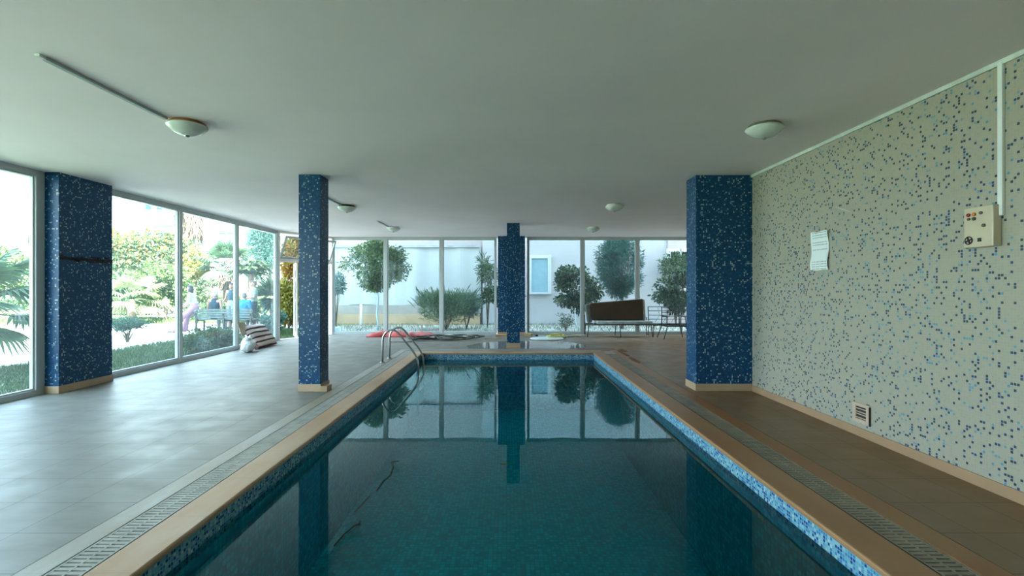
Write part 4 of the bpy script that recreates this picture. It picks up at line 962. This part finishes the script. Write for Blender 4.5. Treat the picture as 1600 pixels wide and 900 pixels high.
# apartments
M_APT = mat('apartment_white', (.30,.305,.31), .85, var=.03, scale=.4); M_APTG = mat('teal_window', (.035,.08,.09), .6, var=.1, scale=1); M_APTB = mat('balcony_teal', (.07,.17,.19), .6, var=.05)
def apartment(label, x0, x1, y, h, cols, rows, z0, dz, blend=1):
    t = thing('apartment_block', label, 'building', ((x0+x1)/2, y, ZG)); hx = (x1-x0)/2
    mb = MB(); mb.box(-hx,0,0,hx,9,h); mb.build('wall', M_APT, t)
    mb = MB(); mb.box(-hx-.2,-.2,h,hx+.2,9.2,h+.35); mb.build('roof_edge', M_APT, t)
    for r_ in range(rows):
        for (cx, ww, bal) in cols:
            z = z0 + dz*r_
            mb = MB(); e = .09
            mb.box(cx-ww/2-e,-.08,z-e,cx-ww/2,0.0,z+1.2+e); mb.box(cx+ww/2,-.08,z-e,cx+ww/2+e,0,z+1.2+e); mb.box(cx-ww/2,-.08,z+1.2,cx+ww/2,0,z+1.2+e); mb.box(cx-ww/2,-.08,z-e,cx+ww/2,0,z); mb.box(cx-.04,-.08,z,cx+.04,0,z+1.2)
            wn = mb.build('window', M_WHITE, t)
            mb = MB(); mb.box(cx-ww/2,-.03,z,cx+ww/2,-.01,z+1.2); mb.build('pane', M_APTG, wn)
            if bal:
                mb = MB(); mb.box(cx-ww/2-.4,-.9,z-1.0,cx+ww/2+.4,0,z-.86); mb.build('balcony_slab', M_APT, t)
                mb = MB(); mb.box(cx-ww/2-.4,-.9,z-.86,cx+ww/2+.4,-.85,z-.05); mb.build('balcony_panel', M_APTB, t)
    return t
apartment('tall white apartment block with teal windows behind the palms', -32.5, -18.2, 40, 13.5, [(-5.0,1.6,False),(-3.2,1.25,True),(-.6,1.4,False),(2.0,1.3,False),(4.2,1.4,False)], 4, 2.2, 2.75)
apartment('lower white apartment block seen through the first garden pane', -56, -38.5, 46, 10.6, [(-6,1.6,True),(-2.2,1.5,True),(2.2,1.6,True),(6,1.4,False)], 3, 2.2, 3.0)
# low backdrop greenery and wall at the end of the garden
mb = MB(); mb.box(-36,0,0,-7,.3,1.6); o = mb.build('garden_wall', M_APT, None, loc=(0,36.8,ZG)); tag(o, 'low white boundary wall at the end of the garden', 'wall')

# ---- bench
bn = thing('park_bench', 'grey-green slatted park bench with its back to the glazing', 'bench', (px(349.5,16.55), 16.55, ZG+.02))
M_BW = mat('weathered_green_wood', (.07,.10,.09), .7, var=.18, scale=7, bmp=.3)
hw = 1.0
mb = MB()
for k in range(4): z = .47+.085*k; mb.box(-hw, -.02-.03*(k/3), z, hw, .01-.03*(k/3), z+.062)
mb.build('backrest', M_BW, bn, bevel=.004)
mb = MB()
for k in range(4): mb.box(-hw, .05+.11*k, .40, hw, .14+.11*k, .435)
mb.build('seat', M_BW, bn, bevel=.004)
for x in (-hw+.06, 0, hw-.06):
    mb = MB(); mb.box(x-.03,-.03,0,x+.03,.02,.82); mb.box(x-.025,.40,0,x+.025,.45,.40); mb.box(x-.025,.0,.36,x+.025,.45,.40); mb.build('leg', M_BLACK, bn, bevel=.004)

# ================================================================== PEOPLE
M_SKIN = mat('skin', (.30,.17,.125), .55, var=.06, scale=4, spec=.35); M_EYE = mat('eye_dark', (.03,.02,.02), .3); M_LIP = mat('lips', (.42,.16,.14), .5)
def V(*a): return Vector(a)
def seg(L, p, q, r0, r1, fl=(1,1,1)):
    p, q = Vector(p), Vector(q); n = max(2, int((q-p).length/(min(r0, r1)*.45)) + 1)
    for k in range(n+1):
        f_ = k/n; r = r0+(r1-r0)*f_; L.append((p.lerp(q, f_), (r*fl[0], r*fl[1], r*fl[2])))
def hand(L, w, d, side, pn):
    """w wrist, d unit direction of the hand, side unit vector across the palm towards the thumb, pn palm normal"""
    w, d, side, pn = Vector(w), Vector(d).normalized(), Vector(side).normalized(), Vector(pn).normalized()
    for a in (-.028, -.010, .010, .028):
        seg(L, w+side*a*.6+d*.012, w+side*a+d*.082, .013, .012)
    for i, (a, ln) in enumerate(((.031,.068),(.0105,.076),(-.0105,.071),(-.031,.056))):
        k0 = w+side*a+d*.085; k1 = k0+d*ln*.5+pn*.006; k2 = k1+(d*.8+pn*.6).normalized()*ln*.5
        seg(L, k0, k1, .0095, .0085); seg(L, k1, k2, .0085, .0072)
    b0 = w+side*.026+d*.022; b1 = b0+(side*.8+d*.6).normalized()*.036; seg(L, b0, b1, .0125, .0105); seg(L, b1, b1+(d*.9+side*.25+pn*.3).normalized()*.032, .010, .008)
def person(label, loc, rz, J, clothes, hair, hair_m, sc=1.0, hand_pose=None):
    """J joints in local metres, the person faces local -y"""
    t = thing('person', label, 'person', loc, rz); t.scale = (sc,)*3
    Lb = []
    pel, wst, chs, nck, hd = [Vector(J[k]) for k in ('pelvis','waist','chest','neck','head')]
    seg(Lb, pel, wst, .125, .110, (1.15,.82,1)); seg(Lb, wst, chs, .108, .125, (1.15,.80,1)); seg(Lb, chs, nck-V(0,0,.07), .125, .075, (1.3,.75,1))
    seg(Lb, nck-V(0,0,.08), hd-V(0,0,.06), .055, .052)
    hdir = Vector(J.get('face', (0,-1,0))).normalized(); hs = hdir.cross(V(0,0,1)).normalized(); Mh = Matrix((hs, -hdir, V(0,0,1))).transposed()
    def H(x, y, z): return hd + Mh @ V(x, y, z)       # y negative = towards the face
    Lb += [(hd+V(0,0,.015), (.076,.076,.086)), (H(0,.022,.02), (.072,.074,.08)), (H(0,-.028,-.035), (.056,.058,.062)), (H(0,-.048,-.078), (.033,.034,.028)), (H(0,-.088,-.012), (.011,.016,.022)), (H(0,-.100,-.026), (.014,.013,.011)), (H(0,-.082,-.058), (.024,.010,.009))]
    for s in (-1, 1): Lb += [(H(.076*s,.008,-.012), (.010,.018,.030)), (H(.030*s,-.070,.028), (.022,.012,.008)), (H(.042*s,-.056,-.022), (.024,.024,.022))]
    for s, sd in (('L',-1),('R',1)):
        sh, el, wr = [Vector(J[k+s]) for k in ('sho','elb','wri')]
        seg(Lb, chs+V(sd*.08,0,.08), sh, .07, .056); seg(Lb, sh, el, .050, .038); seg(Lb, el, wr, .038, .025)
        dv = (wr-el).normalized(); pn = V(-sd,0,0) if abs(dv.x) < .8 else V(0,0,-1)
        sdv = dv.cross(pn); sdv = sdv if sdv.length > .1 else V(0,-1,0)
        if sdv.y > 0: sdv = -sdv
        hand(Lb, wr, dv, sdv, pn)
        hp, kn, an = [Vector(J[k+s]) for k in ('hip','kne','ank')]
        seg(Lb, hp, kn, .088, .056); seg(Lb, kn, (kn+an)/2 + (an-kn)*-.12, .056, .054); seg(Lb, (kn+an)/2 + (an-kn)*-.12, an, .054, .036)
        fd = Vector(J.get('foot'+s, (sd*.25,-1,0))).normalized()
        seg(Lb, an-V(0,0,.035)-fd*.03, an-V(0,0,.05)+fd*.15, .036, .028, (1,1,.8))
    body = blobmesh('body', M_SKIN, Lb, .0085, t, smooth_it=2)
    body.data.materials.append(M_EYE); body.data.materials.append(M_LIP)
    eyes = [H(.030,-.084,.008), H(-.030,-.084,.008)]; lip = H(0,-.09,-.058)
    for p in body.data.polygons:
        c = p.center
        if min((c-e).length for e in eyes) < .014: p.material_index = 1
        elif abs((c-lip).z) < .008 and (c-lip).length < .024: p.material_index = 2
    for (nm, m, fn) in clothes:
        Lc_ = []; fn(Lc_, J); blobmesh(nm, m, Lc_, .013, t, smooth_it=3)
    Lh = hair(H); blobmesh('hair', hair_m, Lh, .010, t, smooth_it=2)
    return t
def top_fn(sleeve=.6, fat=1.0, hem=-.04):
    def fn(L, J):
        pel, wst, chs, nck = [Vector(J[k]) for k in ('pelvis','waist','chest','neck')]
        seg(L, pel+V(0,0,hem), wst, .14*fat, .126*fat, (1.15,.86,1)); seg(L, wst, chs, .124*fat, .140*fat, (1.15,.84,1)); seg(L, chs, nck-V(0,0,.075), .140*fat, .085, (1.3,.80,1))
        for s, sd in (('L',-1),('R',1)):
            sh, el, wr = [Vector(J[k+s]) for k in ('sho','elb','wri')]
            if sleeve > 0:
                seg(L, chs+V(sd*.08,0,.08), sh, .084, .068)
                if sleeve <= 1: seg(L, sh, sh.lerp(el, sleeve), .066, .060)
                else: seg(L, sh, el, .064, .052); seg(L, el, el.lerp(wr, sleeve-1), .052, .042)
    return fn
def pants_fn(length=.95, flare=0, fat=1.0):
    def fn(L, J):
        pel, wst = Vector(J['pelvis']), Vector(J['waist']); seg(L, pel-V(0,0,.02), pel.lerp(wst,.6), .145*fat, .128*fat, (1.15,.86,1))
        for s in 'LR':
            hp, kn, an = [Vector(J[k+s]) for k in ('hip','kne','ank')]
            seg(L, pel, hp, .11*fat, .11*fat); seg(L, hp, kn, .104*fat, .073+flare*.3); seg(L, kn, kn.lerp(an, length), .073+flare*.3, .056+flare)
    return fn
def shoes_fn():
    def fn(L, J):
        for s, sd in (('L',-1),('R',1)):
            an = Vector(J['ank'+s]); fd = Vector(J.get('foot'+s, (sd*.25,-1,0))).normalized(); seg(L, an-V(0,0,.038)-fd*.04, an-V(0,0,.048)+fd*.16, .044, .036, (1,1,.8))
    return fn
def short_hair(H): return [(H(0,.022,.045), (.083,.085,.078)), (H(0,.045,.0), (.078,.062,.085)), (H(0,-.03,.085), (.062,.045,.030))]
def curly_hair(H):
    L = [(H(0,.025,.05), (.098,.095,.088)), (H(0,.055,.0), (.095,.07,.09))]
    rr = random.Random(4)
    for k in range(26): a = rr.uniform(0, 6.28); z = rr.uniform(-.04,.11); L.append((H(.082*math.cos(a), .03+.075*math.sin(a) if math.sin(a) > -.5 else -.02, z), (.026,)*3))
    return L
def bun_hair(H): return short_hair(H) + [(H(0,.075,.10), (.045,.045,.042))]
def long_hair(H):
    L = [(H(0,.022,.045), (.088,.090,.082)), (H(0,.050,-.02), (.088,.066,.11)), (H(0,.055,-.11), (.082,.05,.09)), (H(0,-.03,.085), (.062,.045,.030))]
    for s in (-1, 1): L.append((H(s*.07,.01,-.07), (.026,.05,.10)))
    return L
def standing(**kw):
    J = dict(pelvis=(0,0,.95), waist=(0,0,1.10), chest=(0,0,1.28), neck=(0,.0,1.50), head=(0,-.015,1.615), shoL=(-.18,0,1.41), shoR=(.18,0,1.41), elbL=(-.24,.03,1.13), elbR=(.24,.03,1.13), wriL=(-.25,-.06,.88), wriR=(.25,-.06,.88),
             hipL=(-.09,0,.92), hipR=(.09,0,.92), kneL=(-.10,-.02,.50), kneR=(.10,-.02,.50), ankL=(-.11,0,.085), ankR=(.11,0,.085)); J.update(kw); return J
def sitting(**kw):
    J = dict(pelvis=(0,0,.12), waist=(0,0,.27), chest=(0,-.02,.45), neck=(0,-.03,.67), head=(0,-.05,.785), shoL=(-.18,-.02,.58), shoR=(.18,-.02,.58), elbL=(-.23,-.02,.32), elbR=(.23,-.02,.32), wriL=(-.15,-.26,.22), wriR=(.15,-.26,.22),
             hipL=(-.09,0,.09), hipR=(.09,0,.09), kneL=(-.11,-.42,.09), kneR=(.11,-.42,.09), ankL=(-.11,-.44,-.33), ankR=(.11,-.44,-.33)); J.update(kw); return J
def cloth(name, c): return mat(name, tuple(q*.5 for q in c), .9, var=.1, scale=5)
M_DARKHAIR = mat('dark_hair', (.02,.017,.018), .6); M_GREYHAIR = mat('white_hair', (.35,.34,.31), .8); M_GR2 = mat('grey_hair', (.16,.14,.12), .8)
M_SHOE = mat('dark_shoe', (.05,.05,.05), .6)
PG = ZG + .02
yb_ = 16.55
# 1 woman perched on the bench end, pink wide trousers
person('woman in white top and wide pink trousers propped on the end of the bench', (px(300,16.5), 16.55, PG), R(-78),
       standing(pelvis=(0,.06,.86), waist=(0,.03,1.0), chest=(0,-.03,1.17), neck=(0,-.06,1.38), head=(0,-.09,1.49), shoL=(-.17,-.04,1.30), shoR=(.17,-.04,1.30), elbL=(-.22,-.06,1.04), elbR=(.22,-.06,1.04), wriL=(-.14,-.24,.90), wriR=(.14,-.24,.90),
                hipL=(-.09,.04,.84), hipR=(.09,.04,.84), kneL=(-.10,-.22,.50), kneR=(.16,-.26,.52), ankL=(-.12,-.30,.085), ankR=(.30,-.46,.085)),
       [('blouse', cloth('white_cotton', (.78,.80,.80)), top_fn(1.5, 1.02)), ('trousers', cloth('pink_cotton', (.62,.34,.44)), pants_fn(.97, .05, 1.03)), ('shoes', M_SHOE, shoes_fn())], long_hair, M_DARKHAIR)
ZS = PG + .455
# 2 white-haired sitter
person('white-haired person in dark vest seated on the bench, seen from behind', (px(335,16.8), 16.80, ZS), R(180), sitting(),
       [('vest', cloth('navy_vest', (.03,.07,.11)), top_fn(0, 1.02)), ('trousers', cloth('grey_trousers', (.25,.27,.28)), pants_fn()), ('shoes', M_SHOE, shoes_fn())], curly_hair, M_GREYHAIR, 1.06)
# 3 woman standing in dark tank top
person('standing woman in dark tank top and pale skirt facing the bench', (px(362,17.9), 17.9, PG), R(-8), standing(elbL=(-.26,.02,1.14), wriL=(-.34,-.10,.93), wriR=(.30,-.12,.93)),
       [('tank_top', cloth('dark_teal_cotton', (.04,.11,.14)), top_fn(0, 1.0)), ('shorts', cloth('pale_denim', (.45,.60,.66)), pants_fn(.1, .01, 1.04)), ('shoes', M_SHOE, shoes_fn())], bun_hair, M_DARKHAIR, .98)
# 4 blue shirt sitter
person('grey-haired person in bright blue shirt seated on the bench, back turned', (px(381,16.8), 16.80, ZS), R(180), sitting(),
       [('blue_shirt', cloth('bright_blue_cotton', (.03,.36,.72)), top_fn(.8, 1.08)), ('trousers', cloth('dark_trousers', (.08,.10,.12)), pants_fn()), ('shoes', M_SHOE, shoes_fn())], short_hair, M_GR2, 1.0)
# 5 standing man
person('man in grey-green T-shirt and dark trousers standing behind the bench end', (px(397,17.8), 17.8, PG), R(-55),
       standing(elbL=(-.24,-.02,1.14), wriL=(-.10,-.26,1.10), elbR=(.24,-.02,1.14), wriR=(.10,-.27,1.10)),
       [('t_shirt', cloth('sage_cotton', (.40,.50,.42)), top_fn(.65, 1.08)), ('trousers', cloth('black_trousers', (.02,.05,.06)), pants_fn()), ('shoes', M_SHOE, shoes_fn())], short_hair, mat('brown_hair', (.09,.06,.045), .8), 1.03)

# ================================================================== LIGHT, WORLD, CAMERA
sc = bpy.context.scene
wd = bpy.data.worlds.new('sky'); sc.world = wd; wd.use_nodes = True; t = wd.node_tree; bg = t.nodes['Background']
P = N(t, 'ShaderNodeTexCoord').outputs['Generated']; s = N(t, 'ShaderNodeSeparateXYZ'); t.links.new(P, s.inputs[0])
t.links.new(ramp(t, s.outputs[2], [(0,(.76,.93,1.0)),(.25,(.66,.87,1.0)),(1,(.42,.70,1.0))]), bg.inputs[0]); bg.inputs[1].default_value = 3.5
sun = bpy.data.lights.new('sun', 'SUN'); sun.energy = 26; sun.angle = R(.6); sun.color = (1,.97,.92)
so = bpy.data.objects.new('sun', sun); C.objects.link(so)
dirv = Vector((-.5*math.cos(R(54)), .866*math.cos(R(54)), -math.sin(R(54)))); so.rotation_euler = dirv.to_track_quat('-Z', 'Y').to_euler()
def portal(loc, rot, sx, sy):
    l = bpy.data.lights.new('sky_portal', 'AREA'); l.shape = 'RECTANGLE'; l.size = sx; l.size_y = sy; l.cycles.is_portal = True
    o = bpy.data.objects.new('sky_portal', l); C.objects.link(o); o.location = loc; o.rotation_euler = rot
portal((XL-.1, 1.25, 1.5), (R(90), 0, R(-90)), 10.3, 3); portal((XL-.1, 10.3, 1.5), (R(90), 0, R(-90)), 5.8, 3)
portal((-2.9, YR+.1, 1.5), (R(90), 0, R(180)), 5.2, 3); portal((4.0, YR+.1, 1.5), (R(90), 0, R(180)), 6.8, 3)
cam = bpy.data.cameras.new('camera'); co = bpy.data.objects.new('camera', cam); C.objects.link(co)
co.location = (0, 0, 1.43); co.rotation_euler = (R(90), 0, 0); cam.sensor_width = 36; cam.lens = 750/1600*36; cam.shift_x = 8/1600; cam.clip_end = 400; cam.clip_start = .02
sc.camera = co
vs_ = sc.view_settings; vs_.view_transform = 'Standard'; vs_.look = 'None'; vs_.gamma = 1; vs_.use_curve_mapping = False; vs_.exposure = 1.9
cy = sc.cycles; cy.max_bounces = 10; cy.diffuse_bounces = 6; cy.glossy_bounces = 4; cy.transparent_max_bounces = 24; cy.sample_clamp_indirect = 8; cy.caustics_reflective = False; cy.caustics_refractive = False
